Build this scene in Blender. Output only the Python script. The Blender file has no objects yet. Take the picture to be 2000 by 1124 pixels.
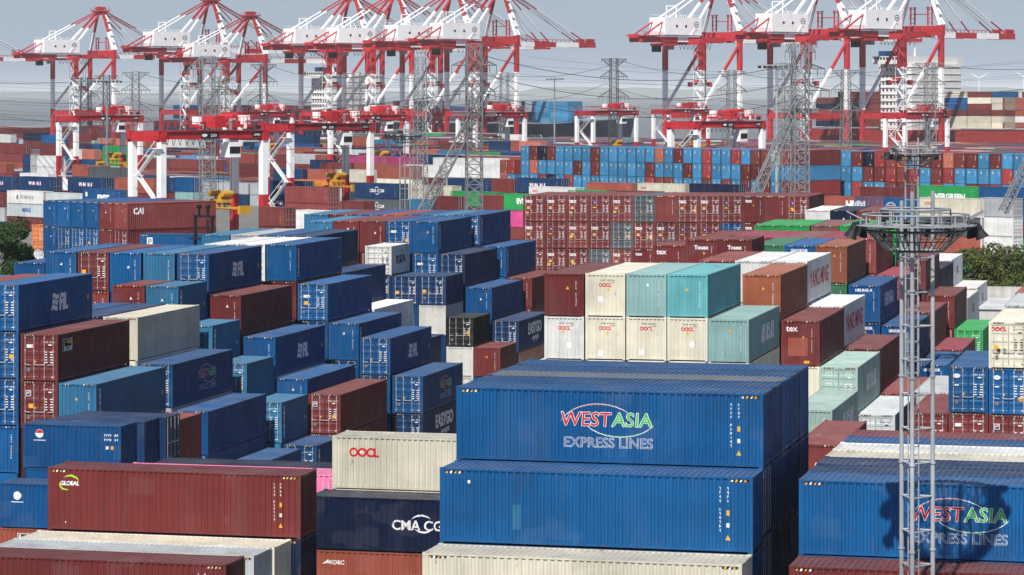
import bpy, bmesh, math, random
from mathutils import Vector, Matrix
random.seed(7)
R = math.radians
SC = bpy.context.scene
COL = SC.collection
# ------------------------------------------------------------------ camera, sky, sun, exposure
F, U0, V0, HCAM = 5850.0, 1000.0, 180.0, 27.7      # focal length and horizon of the 2000 px wide photograph
cam = bpy.data.objects.new('camera', bpy.data.cameras.new('camera')); COL.objects.link(cam)
cam.location = (0, 0, HCAM); cam.rotation_euler = (R(90), 0, 0)
cam.data.sensor_width = 36; cam.data.lens = F / 2000 * 36
cam.data.shift_y = -(562 - V0) / 2000
cam.data.clip_start = 1; cam.data.clip_end = 200000
SC.camera = cam
SUN_EL, SUN_AZ = R(48), R(14)                       # sun behind the camera, a little to its left
world = bpy.data.worlds.new('World'); SC.world = world; world.use_nodes = True
wn = world.node_tree; wn.nodes.clear()
sky = wn.nodes.new('ShaderNodeTexSky'); sky.sky_type = 'NISHITA'; sky.sun_disc = False
sky.sun_elevation = SUN_EL; sky.sun_rotation = math.pi + SUN_AZ
sky.air_density = 1.0; sky.dust_density = 0.0; sky.ozone_density = 1.5; sky.altitude = 0
bg = wn.nodes.new('ShaderNodeBackground'); bg.inputs['Strength'].default_value = 0.052
wo = wn.nodes.new('ShaderNodeOutputWorld')
tint = wn.nodes.new('ShaderNodeMix'); tint.data_type = 'RGBA'; tint.blend_type = 'MULTIPLY'; tint.inputs[0].default_value = 1; tint.inputs[7].default_value = (.90, .98, 1.16, 1)   # white balance of the picture
# a hazy blue-grey lower sky, the same all round, clearing upwards into the Nishita sky
tcw = wn.nodes.new('ShaderNodeTexCoord'); sxw = wn.nodes.new('ShaderNodeSeparateXYZ'); mrw = wn.nodes.new('ShaderNodeMapRange'); mrw.interpolation_type = 'SMOOTHSTEP'
mrw.inputs[1].default_value = -.02; mrw.inputs[2].default_value = .13
hzm = wn.nodes.new('ShaderNodeMix'); hzm.data_type = 'RGBA'; hzm.inputs[6].default_value = (6.9, 8.4, 10.6, 1)
cln = wn.nodes.new('ShaderNodeTexNoise'); cmp_ = wn.nodes.new('ShaderNodeMapping'); cmp_.inputs['Scale'].default_value = (9, 9, 42); cln.inputs['Scale'].default_value = 1; cln.inputs['Detail'].default_value = 5
clr = wn.nodes.new('ShaderNodeMapRange'); clr.inputs[1].default_value = .3; clr.inputs[2].default_value = .7; clr.inputs[3].default_value = .975; clr.inputs[4].default_value = 1.025
wn.links.new(tcw.outputs['Generated'], cmp_.inputs[0]); wn.links.new(cmp_.outputs[0], cln.inputs['Vector']); wn.links.new(cln.outputs['Fac'], clr.inputs[0])
vm = wn.nodes.new('ShaderNodeVectorMath'); vm.operation = 'SCALE'; vm.inputs[0].default_value = (6.2, 7.7, 10.0); wn.links.new(clr.outputs[0], vm.inputs['Scale']); wn.links.new(vm.outputs[0], hzm.inputs[6])
wn.links.new(tcw.outputs['Generated'], sxw.inputs[0]); wn.links.new(sxw.outputs[2], mrw.inputs[0]); wn.links.new(mrw.outputs[0], hzm.inputs[0])
wn.links.new(sky.outputs[0], tint.inputs[6]); wn.links.new(tint.outputs[2], hzm.inputs[7]); wn.links.new(hzm.outputs[2], bg.inputs[0]); wn.links.new(bg.outputs[0], wo.inputs[0])
sl = bpy.data.lights.new('sun', 'SUN'); sl.energy = 4.9; sl.angle = R(0.5); sl.color = (1, .955, .89)
so = bpy.data.objects.new('sun', sl); COL.objects.link(so)
to_sun = Vector((-math.sin(SUN_AZ) * math.cos(SUN_EL), -math.cos(SUN_AZ) * math.cos(SUN_EL), math.sin(SUN_EL)))
so.rotation_euler = to_sun.to_track_quat('Z', 'Y').to_euler()
SC.view_settings.view_transform = 'Standard'; SC.view_settings.look = 'None'
SC.view_settings.exposure = 0.14; SC.view_settings.gamma = 1
SC.cycles.max_bounces = 5; SC.cycles.diffuse_bounces = 3; SC.cycles.glossy_bounces = 2
SC.cycles.volume_bounces = 0; SC.cycles.use_denoising = True

# ------------------------------------------------------------------ materials
def lin(r, g, b):
    f = lambda c: (c / 255 / 12.92) if c <= 10 else ((c / 255 + .055) / 1.055) ** 2.4
    return (f(r), f(g), f(b), 1)
MATS = {}
def nd(nt, t, **kw):
    n = nt.nodes.new(t)
    for k, v in kw.items():
        if k in n.inputs: n.inputs[k].default_value = v
        else: setattr(n, k, v)
    return n
def mixrgb(nt, fac, a, b, mode='MIX'):
    m = nt.nodes.new('ShaderNodeMix'); m.data_type = 'RGBA'; m.blend_type = mode
    for sock, v in ((0, fac), (6, a), (7, b)):
        if hasattr(v, 'is_linked') or hasattr(v, 'links'): nt.links.new(v, m.inputs[sock])
        else: m.inputs[sock].default_value = v
    return m.outputs[2]
def mrange(nt, v, a, b, c, d):
    m = nt.nodes.new('ShaderNodeMapRange'); nt.links.new(v, m.inputs[0])
    for i, x in enumerate((a, b, c, d)): m.inputs[i + 1].default_value = x
    return m.outputs[0]
def math_(nt, op, a, b):
    m = nt.nodes.new('ShaderNodeMath'); m.operation = op
    for i, v in enumerate((a, b)):
        if hasattr(v, 'links'): nt.links.new(v, m.inputs[i])
        else: m.inputs[i].default_value = v
    return m.outputs[0]
def paint(name, col=None, rust=.35, dust=.30, rough=.5, attr=None, var=.3, metal=0, wear=0):
    """weathered sheet-steel paint; all grain is laid out in world space so no two pieces repeat"""
    if name in MATS: return MATS[name]
    m = bpy.data.materials.new(name); m.use_nodes = True; nt = m.node_tree; nt.nodes.clear()
    out = nd(nt, 'ShaderNodeOutputMaterial'); bs = nd(nt, 'ShaderNodeBsdfPrincipled')
    nt.links.new(bs.outputs[0], out.inputs[0])
    g = nd(nt, 'ShaderNodeNewGeometry'); pos = g.outputs['Position']
    def noise(scale, detail=4, rg=.55):
        mp = nd(nt, 'ShaderNodeMapping'); nt.links.new(pos, mp.inputs[0]); mp.inputs['Scale'].default_value = scale
        n = nd(nt, 'ShaderNodeTexNoise'); n.inputs['Scale'].default_value = 1; n.inputs['Detail'].default_value = detail
        n.inputs['Roughness'].default_value = rg; nt.links.new(mp.outputs[0], n.inputs['Vector']); return n.outputs['Fac']
    if attr:
        a = nd(nt, 'ShaderNodeAttribute'); a.attribute_name = attr; base = a.outputs['Color']
    else:
        rgb = nd(nt, 'ShaderNodeRGB'); rgb.outputs[0].default_value = col; base = rgb.outputs[0]
    # one tone per container (all its parts share one location), slow patches, vertical streaks
    oi = nd(nt, 'ShaderNodeObjectInfo'); wnz = nd(nt, 'ShaderNodeTexWhiteNoise'); wnz.noise_dimensions = '3D'
    nt.links.new(oi.outputs['Location'], wnz.inputs['Vector'])
    tone = mrange(nt, wnz.outputs['Value'], 0, 1, 1 - var * .5, 1 + var * .45)
    patch = mrange(nt, noise((.30, .30, .5)), .3, .7, 1 - var * .45, 1 + var * .4)
    streak = mrange(nt, noise((2.2, 2.2, .16), 5), .3, .72, 1 - var * .35, 1 + var * .4)
    v = math_(nt, 'MULTIPLY', math_(nt, 'MULTIPLY', tone, patch), streak)
    vc = nd(nt, 'ShaderNodeCombineColor')
    for i in range(3): nt.links.new(v, vc.inputs[i])
    c = mixrgb(nt, 1.0, base, vc.outputs[0], 'MULTIPLY')
    # chalky fading
    fade = mrange(nt, noise((.7, .7, .12), 3), .52, .8, 0, .07)
    c = mixrgb(nt, fade, c, (.34, .35, .36, 1))
    if wear:
        mp = nd(nt, 'ShaderNodeMapping'); nt.links.new(pos, mp.inputs[0]); mp.inputs['Scale'].default_value = (.9, .9, 1.2)
        vo = nd(nt, 'ShaderNodeTexVoronoi'); vo.distance = 'CHEBYCHEV'; vo.inputs['Scale'].default_value = 1; vo.inputs['Randomness'].default_value = .8; nt.links.new(mp.outputs[0], vo.inputs['Vector'])
        sv = nd(nt, 'ShaderNodeSeparateColor'); nt.links.new(vo.outputs['Color'], sv.inputs[0])
        pm = mrange(nt, sv.outputs[0], .88, .885, 0, .09); c = mixrgb(nt, pm, c, mixrgb(nt, .5, base, (.30, .32, .34, 1)))
        pd = mrange(nt, sv.outputs[1], .91, .915, 0, .10); c = mixrgb(nt, pd, c, mixrgb(nt, .65, base, (.03, .03, .035, 1)))
        sc = mrange(nt, noise((7, 7, .55), 7, .75), .66, .74, 0, .30); c = mixrgb(nt, sc, c, (.42, .43, .44, 1))
        gr = mrange(nt, noise((2.4, 2.4, .3), 9, .75), .56, .80, 0, .38); c = mixrgb(nt, gr, c, (.045, .042, .04, 1))
    if rust:
        spots = mrange(nt, noise((1.5, 1.5, 1.1), 9, .72), .625, .70, 0, 1)
        runs = mrange(nt, noise((3.4, 3.4, .22), 6, .7), .62, .74, 0, .75)
        rs = math_(nt, 'MULTIPLY', math_(nt, 'MAXIMUM', spots, runs), rust)
        c = mixrgb(nt, rs, c, (.105, .047, .024, 1))
    if dust:
        sp = nd(nt, 'ShaderNodeSeparateXYZ'); nt.links.new(g.outputs['Normal'], sp.inputs[0])
        up = mrange(nt, sp.outputs[2], .55, .9, 0, 1)
        dn = mrange(nt, noise((.45, .45, .45), 6, .65), .3, .7, .25, 1)
        c = mixrgb(nt, math_(nt, 'MULTIPLY', math_(nt, 'MULTIPLY', up, dn), dust), c, (.31, .31, .31, 1))
        if wear:
            st = mrange(nt, noise((.55, .55, .55), 9, .75), .54, .72, 0, .55); c = mixrgb(nt, math_(nt, 'MULTIPLY', up, st), c, (.055, .05, .045, 1))
            wp = mrange(nt, noise((1.1, 1.1, 1.1), 5, .6), .66, .72, 0, .45); c = mixrgb(nt, math_(nt, 'MULTIPLY', up, wp), c, (.48, .48, .48, 1))
    nt.links.new(c, bs.inputs['Base Color'])
    rr = mrange(nt, noise((1.1, 1.1, .6), 4), .3, .7, rough - .12, rough + .16); nt.links.new(rr, bs.inputs['Roughness'])
    bs.inputs['Metallic'].default_value = metal; bs.inputs['Specular IOR Level'].default_value = .22
    MATS[name] = m; return m
C = dict(blue=(.0035, .066, .20), blue2=(.0045, .084, .24), lblue=(.030, .155, .29), dblue=(.006, .036, .115), navy=(.0045, .012, .042),
         sky=(.055, .245, .46), red=(.21, .045, .04), maroon=(.155, .028, .027), brick=(.33, .085, .055), orange=(.72, .21, .045),
         rust=(.30, .095, .05), white=(.72, .72, .70), cream=(.66, .62, .50), grey=(.40, .42, .44), dgrey=(.08, .095, .105),
         black=(.013, .016, .016), teal=(.11, .36, .38), lteal=(.27, .45, .44), pgreen=(.36, .50, .45), green=(.02, .30, .075),
         dgreen=(.035, .15, .075), pink=(.80, .22, .42), magenta=(.38, .045, .16), brown=(.20, .085, .075), scarlet=(.62, .035, .025),
         salmon=(.50, .15, .10), crim=(.34, .045, .045), wine=(.28, .035, .06), pgrey=(.50, .54, .55), offw=(.56, .56, .53), redl=(.27, .060, .055), hotpink=(.60, .07, .25), mgrey=(.15, .16, .18))
CN = dict(blue='blue', blue2='bright blue', lblue='light blue', dblue='dark blue', navy='navy', sky='sky blue', red='red brown',
          maroon='maroon', brick='brick red', orange='orange', rust='rusty orange-brown', white='white', cream='cream', grey='grey',
          dgrey='dark grey', black='black', teal='turquoise', lteal='pale teal', pgreen='pale green', green='green', dgreen='dark green',
          pink='pink', magenta='magenta', brown='brown', scarlet='scarlet', salmon='salmon', crim='crimson', wine='wine red', pgrey='pale grey', offw='off-white', redl='brick red', hotpink='bright pink', mgrey='grey')
def PM(k, frame=False):
    c = C[k]
    if frame: return paint('frame_' + k, (*c, 1), rust=.95, wear=1, var=.4)
    return paint('paint_' + k, (*c, 1), wear=1, rust=.75 if k in ('cream', 'rust', 'lteal', 'teal', 'pgreen') else (.55 if k in ('white', 'pgrey') else .4))
def plain(name, c, rough=.6, var=.15, rust=0, dust=0, metal=0):
    return paint(name, (*c, 1), rust=rust, dust=dust, rough=rough, var=var, metal=metal)
STEEL = plain('galvanised_steel', (.29, .31, .33), .45, .55, .4)
BAR = plain('locking_bar_zinc', (.46, .45, .45), .5, .3, .1)
DARK = plain('dark_rubber', (.015, .015, .016), .8)
def letter(name, c, rough=.6, var=.15):
    m = plain(name, c, rough, var); nt = m.node_tree; bs = [n for n in nt.nodes if n.type == 'BSDF_PRINCIPLED'][0]; out = [n for n in nt.nodes if n.type == 'OUTPUT_MATERIAL'][0]
    g = nd(nt, 'ShaderNodeNewGeometry'); mp = nd(nt, 'ShaderNodeMapping'); mp.inputs['Scale'].default_value = (3.2, 3.2, 1.6); n = nd(nt, 'ShaderNodeTexNoise'); n.inputs['Scale'].default_value = 1; n.inputs['Detail'].default_value = 8; n.inputs['Roughness'].default_value = .72
    nt.links.new(g.outputs['Position'], mp.inputs[0]); nt.links.new(mp.outputs[0], n.inputs['Vector'])
    tr = nd(nt, 'ShaderNodeBsdfTransparent'); mx = nd(nt, 'ShaderNodeMixShader'); nt.links.new(mrange(nt, n.outputs['Fac'], .57, .70, 0, .75), mx.inputs[0]); nt.links.new(bs.outputs[0], mx.inputs[1]); nt.links.new(tr.outputs[0], mx.inputs[2]); nt.links.new(mx.outputs[0], out.inputs[0])
    return m
WHT = letter('white_lettering', (.86, .86, .86), .6, .12)
YEL = plain('yellow_sticker', (.80, .42, .03), .6)
RDL = letter('red_lettering', (.60, .02, .03), .6)
GRL = letter('green_lettering', (.06, .52, .10), .6)
LGR = letter('lime_lettering', (.42, .68, .04), .6)
BKL = letter('black_lettering', (.02, .02, .022), .6)
GYL = letter('grey_lettering', (.16, .17, .19), .6)
BLL = plain('blue_lettering', (.02, .07, .40), .6)
PINKL = plain('pink_lettering', (.75, .2, .33), .6)
CR_RED = plain('crane_red', (.48, .026, .034), .45, .4, .3, .15)
CR_PALE = plain('crane_white', (.95, .95, .94), .5, .16, .14, .05)
CR_GREY = plain('crane_grey', (.30, .31, .33), .5, .2)
MACH = plain('machine_yellow', (.60, .31, .025), .5, .2, .2)

# ------------------------------------------------------------------ mesh helpers
class MB:
    def __init__(s): s.v = []; s.f = []; s.m = []; s.c = None
    def add(s, vs, fs, mi=0):
        o = len(s.v); s.v += [tuple(x) for x in vs]; s.f += [tuple(i + o for i in f) for f in fs]; s.m += [mi] * len(fs)
    BF = [(0, 3, 2, 1), (4, 5, 6, 7), (0, 1, 5, 4), (1, 2, 6, 5), (2, 3, 7, 6), (3, 0, 4, 7)]
    def box(s, x0, x1, y0, y1, z0, z1, mi=0):
        s.add([(x0, y0, z0), (x1, y0, z0), (x1, y1, z0), (x0, y1, z0), (x0, y0, z1), (x1, y0, z1), (x1, y1, z1), (x0, y1, z1)], MB.BF, mi)
    def beam(s, p, q, w, h=None, mi=0, w2=None, h2=None):
        p = Vector(p); q = Vector(q); h = h or w; w2 = w2 or w; h2 = h2 or h; d = (q - p)
        if d.length < 1e-6: return
        d.normalize(); up = Vector((0, 0, 1)) if abs(d.z) < .99 else Vector((0, 1, 0))
        x = d.cross(up).normalized(); y = x.cross(d)
        vs = [p - x * w / 2 - y * h / 2, p + x * w / 2 - y * h / 2, p + x * w / 2 + y * h / 2, p - x * w / 2 + y * h / 2,
              q - x * w2 / 2 - y * h2 / 2, q + x * w2 / 2 - y * h2 / 2, q + x * w2 / 2 + y * h2 / 2, q - x * w2 / 2 + y * h2 / 2]
        s.add(vs, [(0, 1, 2, 3), (7, 6, 5, 4), (4, 5, 1, 0), (5, 6, 2, 1), (6, 7, 3, 2), (7, 4, 0, 3)], mi)
    def tube(s, p, q, r, n=6, mi=0, r2=None, cap=True):
        p = Vector(p); q = Vector(q); d = q - p; r2 = r if r2 is None else r2
        if d.length < 1e-6: return
        d.normalize(); up = Vector((0, 0, 1)) if abs(d.z) < .99 else Vector((0, 1, 0))
        x = d.cross(up).normalized(); y = x.cross(d)
        vs = []
        for c, rr in ((p, r), (q, r2)):
            for i in range(n):
                a = 2 * math.pi * i / n; vs.append(c + x * math.cos(a) * rr + y * math.sin(a) * rr)
        fs = [(i, (i + 1) % n, n + (i + 1) % n, n + i) for i in range(n)]
        if cap: fs += [tuple(range(n - 1, -1, -1)), tuple(range(n, 2 * n))]
        s.add(vs, fs, mi)
    def ring(s, r, z, t, n=28, mi=0, c=(0, 0)):
        pts = [Vector((c[0] + r * math.cos(2 * math.pi * i / n), c[1] + r * math.sin(2 * math.pi * i / n), z)) for i in range(n)]
        for i in range(n): s.tube(pts[i], pts[(i + 1) % n], t, 4, mi, cap=False)
    def mesh(s, name, mats=()):
        me = bpy.data.meshes.new(name); me.from_pydata(s.v, [], s.f)
        for m in mats: me.materials.append(m)
        if any(s.m): me.polygons.foreach_set('material_index', s.m)
        me.update(); return me
    def build(s, name, mats, parent=None, loc=None, rz=0):
        return link(name, s.mesh(name, mats), parent, loc, rz)
def link(name, me, parent=None, loc=None, rz=0):
    o = bpy.data.objects.new(name, me); COL.objects.link(o)
    if parent is not None: o.parent = parent
    if loc is not None: o.location = loc
    if rz: o.rotation_euler = (0, 0, rz)
    return o
def root(name, loc, rz, label, cat, group=None):
    o = link(name, None, None, loc, rz); o.empty_display_size = .5
    return tag(o, label, cat, group)
def tag(o, label, cat, group=None):
    o['label'] = label; o['category'] = cat
    if group: o['group'] = group
    return o
def struct(o, kind='structure'): o['kind'] = kind; return o
def copy_tree(o, parent=None, **kw):
    c = o.copy(); COL.objects.link(c); c.parent = parent
    for ch in o.children: copy_tree(ch, c)
    return c
def pt(u, v, d): return Vector(((u - U0) / F * d, d, HCAM - (v - V0) * d / F))
TH = math.atan(1420 / F)          # heading of the near yard
PS = R(45)                        # heading of the quay and the far yard
def on_plane(psi, k, u): return k / (math.cos(psi) + math.sin(psi) * (u - U0) / F)   # distance along the view axis at pixel column u
def ax(psi): return Vector((math.sin(psi), math.cos(psi), 0)), Vector((math.cos(psi), -math.sin(psi), 0))
ORD = ['zeroth', 'first', 'second', 'third', 'fourth', 'fifth', 'sixth', 'seventh', 'eighth', 'ninth', 'tenth', 'eleventh', 'twelfth',
       'thirteenth', 'fourteenth', 'fifteenth', 'sixteenth', 'seventeenth', 'eighteenth', 'nineteenth', 'twentieth']
def ordn(n):
    if n <= 20: return ORD[n]
    n = min(n, 99); t = {2: 'twenty', 3: 'thirty', 4: 'forty', 5: 'fifty', 6: 'sixty', 7: 'seventy', 8: 'eighty', 9: 'ninety'}[n // 10]
    return (t[:-1] + 'ieth') if n % 10 == 0 else t + '-' + ORD[n % 10]

# ------------------------------------------------------------------ lettering
_tc = {}
def text2d(s, size=1.0, bold=0.0, shear=0.0, sp=1.0):
    k = (s, bold, shear, sp)
    if k not in _tc:
        cu = bpy.data.curves.new('t', 'FONT'); cu.body = s; cu.size = 1; cu.offset = bold; cu.shear = shear; cu.space_character = sp
        cu.resolution_u = 3; cu.align_x = 'CENTER'
        ob = bpy.data.objects.new('t', cu); me = bpy.data.meshes.new_from_object(ob)
        _tc[k] = ([(v.co.x, v.co.y) for v in me.vertices], [tuple(p.vertices) for p in me.polygons])
        bpy.data.objects.remove(ob); bpy.data.curves.remove(cu); bpy.data.meshes.remove(me)
    vs, fs = _tc[k]
    return [(x * size, y * size) for x, y in vs], fs
class Decal:
    """flat print built in 2D (x right, y up, in metres from the panel's lower middle), then laid onto a panel"""
    def __init__(s): s.it = []
    def poly(s, pts, mat, lay=0): s.it.append((list(pts), [tuple(range(len(pts)))], mat, lay))
    def rect(s, x, y, w, h, mat, lay=0): s.poly([(x - w / 2, y - h / 2), (x + w / 2, y - h / 2), (x + w / 2, y + h / 2), (x - w / 2, y + h / 2)], mat, lay)
    def text(s, t, x, y, size, mat, bold=0, shear=0, sp=1, lay=0):
        vs, fs = text2d(t, size, bold, shear, sp); s.it.append(([(a + x, b + y) for a, b in vs], fs, mat, lay))
    def ell(s, x, y, rx, ry, mat, lay=0, n=20): s.poly([(x + rx * math.cos(2 * math.pi * i / n), y + ry * math.sin(2 * math.pi * i / n)) for i in range(n)], mat, lay)
    def arc(s, x, y, rx, ry, a0, a1, w0, w1, mat, lay=0, n=18):
        """tapering arc: width w0 at its ends, w1 in the middle"""
        o, i_ = [], []
        for k in range(n + 1):
            t = k / n; a = R(a0 + (a1 - a0) * t); w = w0 + (w1 - w0) * math.sin(math.pi * t)
            o.append((x + (rx + w) * math.cos(a), y + (ry + w) * math.sin(a))); i_.append((x + rx * math.cos(a), y + ry * math.sin(a)))
        vs = o + i_; m = n + 1
        s.it.append((vs, [(k, k + 1, m + k + 1, m + k) for k in range(n)], mat, lay))
    def tri(s, x, y, w, h, mat, lay=0): s.poly([(x - w / 2, y - h / 2), (x + w / 2, y - h / 2), (x, y + h / 2)], mat, lay)
    def code(s, x, y, n, ch, mat, vert=True, rnd=None, lay=0):
        """rows of small illegible stencil marks"""
        rnd = rnd or random
        for i in range(n):
            if i == 4 or i == 11: continue
            cx, cy = (x, y - i * ch * 1.32) if vert else (x + i * ch * .8, y)
            w = ch * rnd.uniform(.35, .62)
            s.rect(cx, cy + ch * rnd.uniform(-.1, .3), w, ch * rnd.uniform(.3, .5), mat, lay)
            s.rect(cx + rnd.choice((-1, 1)) * w * .3, cy, w * .4, ch * .9, mat, lay)
    def lay_on(s, name, parent, org, right, up, cuts=None, prof=None, off=.006):
        """cuts: panel x positions where the corrugation bends; prof(x): depth below the outer face"""
        org, right, up = Vector(org), Vector(right), Vector(up); nrm = right.cross(up)
        mats = []; V = []; Fc = []; MI = []
        for vs, fs, mat, lay in s.it:
            if mat not in mats: mats.append(mat)
            mi = mats.index(mat)
            if cuts is not None:
                bm = bmesh.new(); bv = [bm.verts.new((a, b, 0)) for a, b in vs]
                for f in fs:
                    try: bm.faces.new([bv[i] for i in f])
                    except ValueError: pass
                x0 = min(a for a, b in vs); x1 = max(a for a, b in vs)
                for cx in cuts:
                    if x0 + 1e-4 < cx < x1 - 1e-4:
                        bmesh.ops.bisect_plane(bm, geom=bm.verts[:] + bm.edges[:] + bm.faces[:], dist=1e-5, plane_co=(cx, 0, 0), plane_no=(1, 0, 0))
                bm.verts.index_update(); vs = [(v.co.x, v.co.y) for v in bm.verts]; fs = [tuple(v.index for v in f.verts) for f in bm.faces]
                bm.free()
            o = len(V)
            for a, b in vs:
                dep = prof(a) if prof else 0
                V.append(org + right * a + up * b + nrm * (off + lay * .004 - dep))
            Fc += [tuple(i + o for i in f) for f in fs]; MI += [mi] * len(fs)
        if not V: return None
        me = bpy.data.meshes.new(name); me.from_pydata([tuple(v) for v in V], [], Fc)
        for m in mats: me.materials.append(m)
        me.polygons.foreach_set('material_index', MI); me.update()
        return link(name, me, parent)

# ------------------------------------------------------------------ the shipping container
W_ = 2.438; HQ = 2.896; ST = 2.591; L40 = 12.192; L20 = 6.058
def corr(x0, x1, pitch, flat=.33, depth=.046):
    n = max(1, round((x1 - x0) / pitch)); p = (x1 - x0) / n; xs = []
    for i in range(n):
        a = x0 + i * p
        xs += [(a, 0), (a + p * flat, 0), (a + p * .5, depth), (a + p * (.5 + flat), depth)]
    xs.append((x1, 0)); return xs
def prof_fn(xs):
    def f(x):
        if x <= xs[0][0] or x >= xs[-1][0]: return 0
        lo, hi = 0, len(xs) - 1
        while hi - lo > 1:
            m = (lo + hi) // 2
            if xs[m][0] <= x: lo = m
            else: hi = m
        (a, da), (b, db) = xs[lo], xs[hi]
        return da + (db - da) * (x - a) / max(b - a, 1e-9)
    return f
_lib = {}
def lib(L, H):
    k = (L, H)
    if k in _lib: return _lib[k]
    x, y = L / 2, W_ / 2; d = {}
    p = .12
    m = MB()                                                   # frame: posts, rails, corner castings
    for sx in (-1, 1):
        for sy in (-1, 1):
            m.box(*sorted((sx * x, sx * (x - p))), *sorted((sy * y, sy * (y - p))), .105, H - .105)
            for z0, z1 in ((0, .115), (H - .115, H)):
                m.box(*sorted((sx * (x + .004), sx * (x - .175))), *sorted((sy * (y + .004), sy * (y - .16))), z0, z1, 1)
    for sy in (-1, 1):
        m.box(-x + p, x - p, *sorted((sy * y, sy * (y - .06))), H - .095, H - .03)
        m.box(-x + p, x - p, *sorted((sy * (y - .02), sy * (y - .09))), .055, .17)
    for sx in (-1, 1):
        m.box(*sorted((sx * x, sx * (x - .09))), -y + p, y - p, H - .125, H - .03)
        m.box(*sorted((sx * (x - .015), sx * (x - .11))), -y + p, y - p, .055, .18)
    d['frame'] = m.mesh('frame'); d['frame_mb'] = m
    xs = corr(-x + p, x - p, .278); d['side_x'] = [a for a, _ in xs]; d['side_p'] = prof_fn(xs)
    def panel(xs, z0, z1, base, flip=1):
        vs = []; n = len(xs)
        for zz in (z0, z1):
            for a, dp in xs: vs.append(base(a, dp, zz))
        return vs, [(i, i + 1, n + i + 1, n + i) for i in range(n - 1)]
    m = MB(); m.add(*panel(xs, .15, H - .08, lambda a, dp, z: (a, -y + .012 + dp, z))); d['side_panel'] = m.mesh('side_panel'); d['side_mb'] = m
    xe = corr(-y + p, y - p, .25, .30, .050); d['end_x'] = [a for a, _ in xe]; d['end_p'] = prof_fn(xe)
    m = MB(); m.add(*panel(xe, .16, H - .12, lambda a, dp, z: (-x + .02 + dp, -a, z))); d['end_panel'] = m.mesh('end_panel'); d['end_mb'] = m
    xr = corr(-x + .1, x - .1, .24, .34, .036); n = len(xr)
    m = MB(); vs = [(a, yy, H - .034 - dp) for yy in (-y + .055, y - .055) for a, dp in xr]
    m.add(vs, [(i, i + 1, n + i + 1, n + i) for i in range(n - 1)]); d['roof_panel'] = m.mesh('roof_panel'); d['roof_mb'] = m
    # door leaf on the -x end, reaching from y=a to y=b, pressed with horizontal bands
    def leaf(a, b):
        m = MB(); zs = [.17]; h = H - .13 - .17; nb = 5
        prof = [(0, .0)]
        for i in range(nb):
            z0 = (i + .14) / nb; z1 = (i + .86) / nb
            prof += [(z0, 0), (z0 + .02, .035), (z1 - .02, .035), (z1, 0)]
        prof.append((1, 0))
        vs = []
        for t, dp in prof: vs += [(-x + .035 + dp, a, .17 + t * h), (-x + .035 + dp, b, .17 + t * h)]
        m.add(vs, [(2 * i + 1, 2 * i, 2 * i + 2, 2 * i + 3) for i in range(len(prof) - 1)])
        m.box(-x + .022, -x + .05, *sorted((a, a + (.05 if a < b else -.05))), .17, H - .13)
        m.box(-x + .022, -x + .05, *sorted((b, b - (.05 if a < b else -.05))), .17, H - .13)
        return m
    d['doorL_mb'] = leaf(.012, y - p - .01); d['doorR_mb'] = leaf(-y + p + .01, -.012)
    d['doorL'] = d['doorL_mb'].mesh('door'); d['doorR'] = d['doorR_mb'].mesh('door')
    def bar(yy):
        m = MB(); m.tube((-x - .005, yy, .1), (-x - .005, yy, H - .09), .019, 6)
        for z in (.24, .36 * H, .64 * H, H - .27): m.box(-x - .02, -x + .04, yy - .045, yy + .045, z, z + .06)
        s_ = 1 if yy > 0 else -1
        m.beam((-x - .025, yy, 1.02), (-x - .025, yy - s_ * .36, 1.0), .03, .04)
        return m
    d['bars_mb'] = [bar(q) for q in (.92, .34, -.34, -.92)]; d['bars'] = [b.mesh('locking_bar') for b in d['bars_mb']]
    m = MB(); m.box(-x + .1, x - .1, -y + .09, y - .09, .09, .15); d['floor'] = m.mesh('floor'); d['floor_mb'] = m
    _lib[k] = d; return d
def merged(L, H, end):
    """one light mesh of the same container, for those too small to show parts"""
    k = (L, H, end)
    if k in _lib: return _lib[k]
    d = lib(L, H); m = MB()
    def put(src, mi, turn=False, mi2=None):
        vs = [(-a, -b, c) for a, b, c in src.v] if turn else src.v
        o = len(m.v); m.v += vs; m.f += [tuple(i + o for i in f) for f in src.f]; m.m += [mi if not q else (mi2 or mi) for q in src.m]
    put(d['frame_mb'], 0, mi2=1); put(d['side_mb'], 0); put(d['side_mb'], 0, True); put(d['roof_mb'], 0); put(d['floor_mb'], 1)
    for turn in (False, True):
        if (end == 'door') != turn:
            put(d['doorL_mb'], 0, turn); put(d['doorR_mb'], 0, turn)
            for b in d['bars_mb']: put(b, 2, turn)
        else: put(d['end_mb'], 0, turn)
    _lib[k] = m.mesh('container'); return _lib[k]
CAST = {}
def slots(o, *ms):
    for i, m in enumerate(ms):
        while len(o.data.materials) <= i: o.data.materials.append(None)
        o.material_slots[i].link = 'OBJECT'; o.material_slots[i].material = m
CASTM = plain('casting_steel', (.07, .055, .05), .7, .3, .5)
NODES = []                       # every container wanted: dicts, turned into objects or into the far mass below
def want(**k): NODES.append(k); return k

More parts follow.
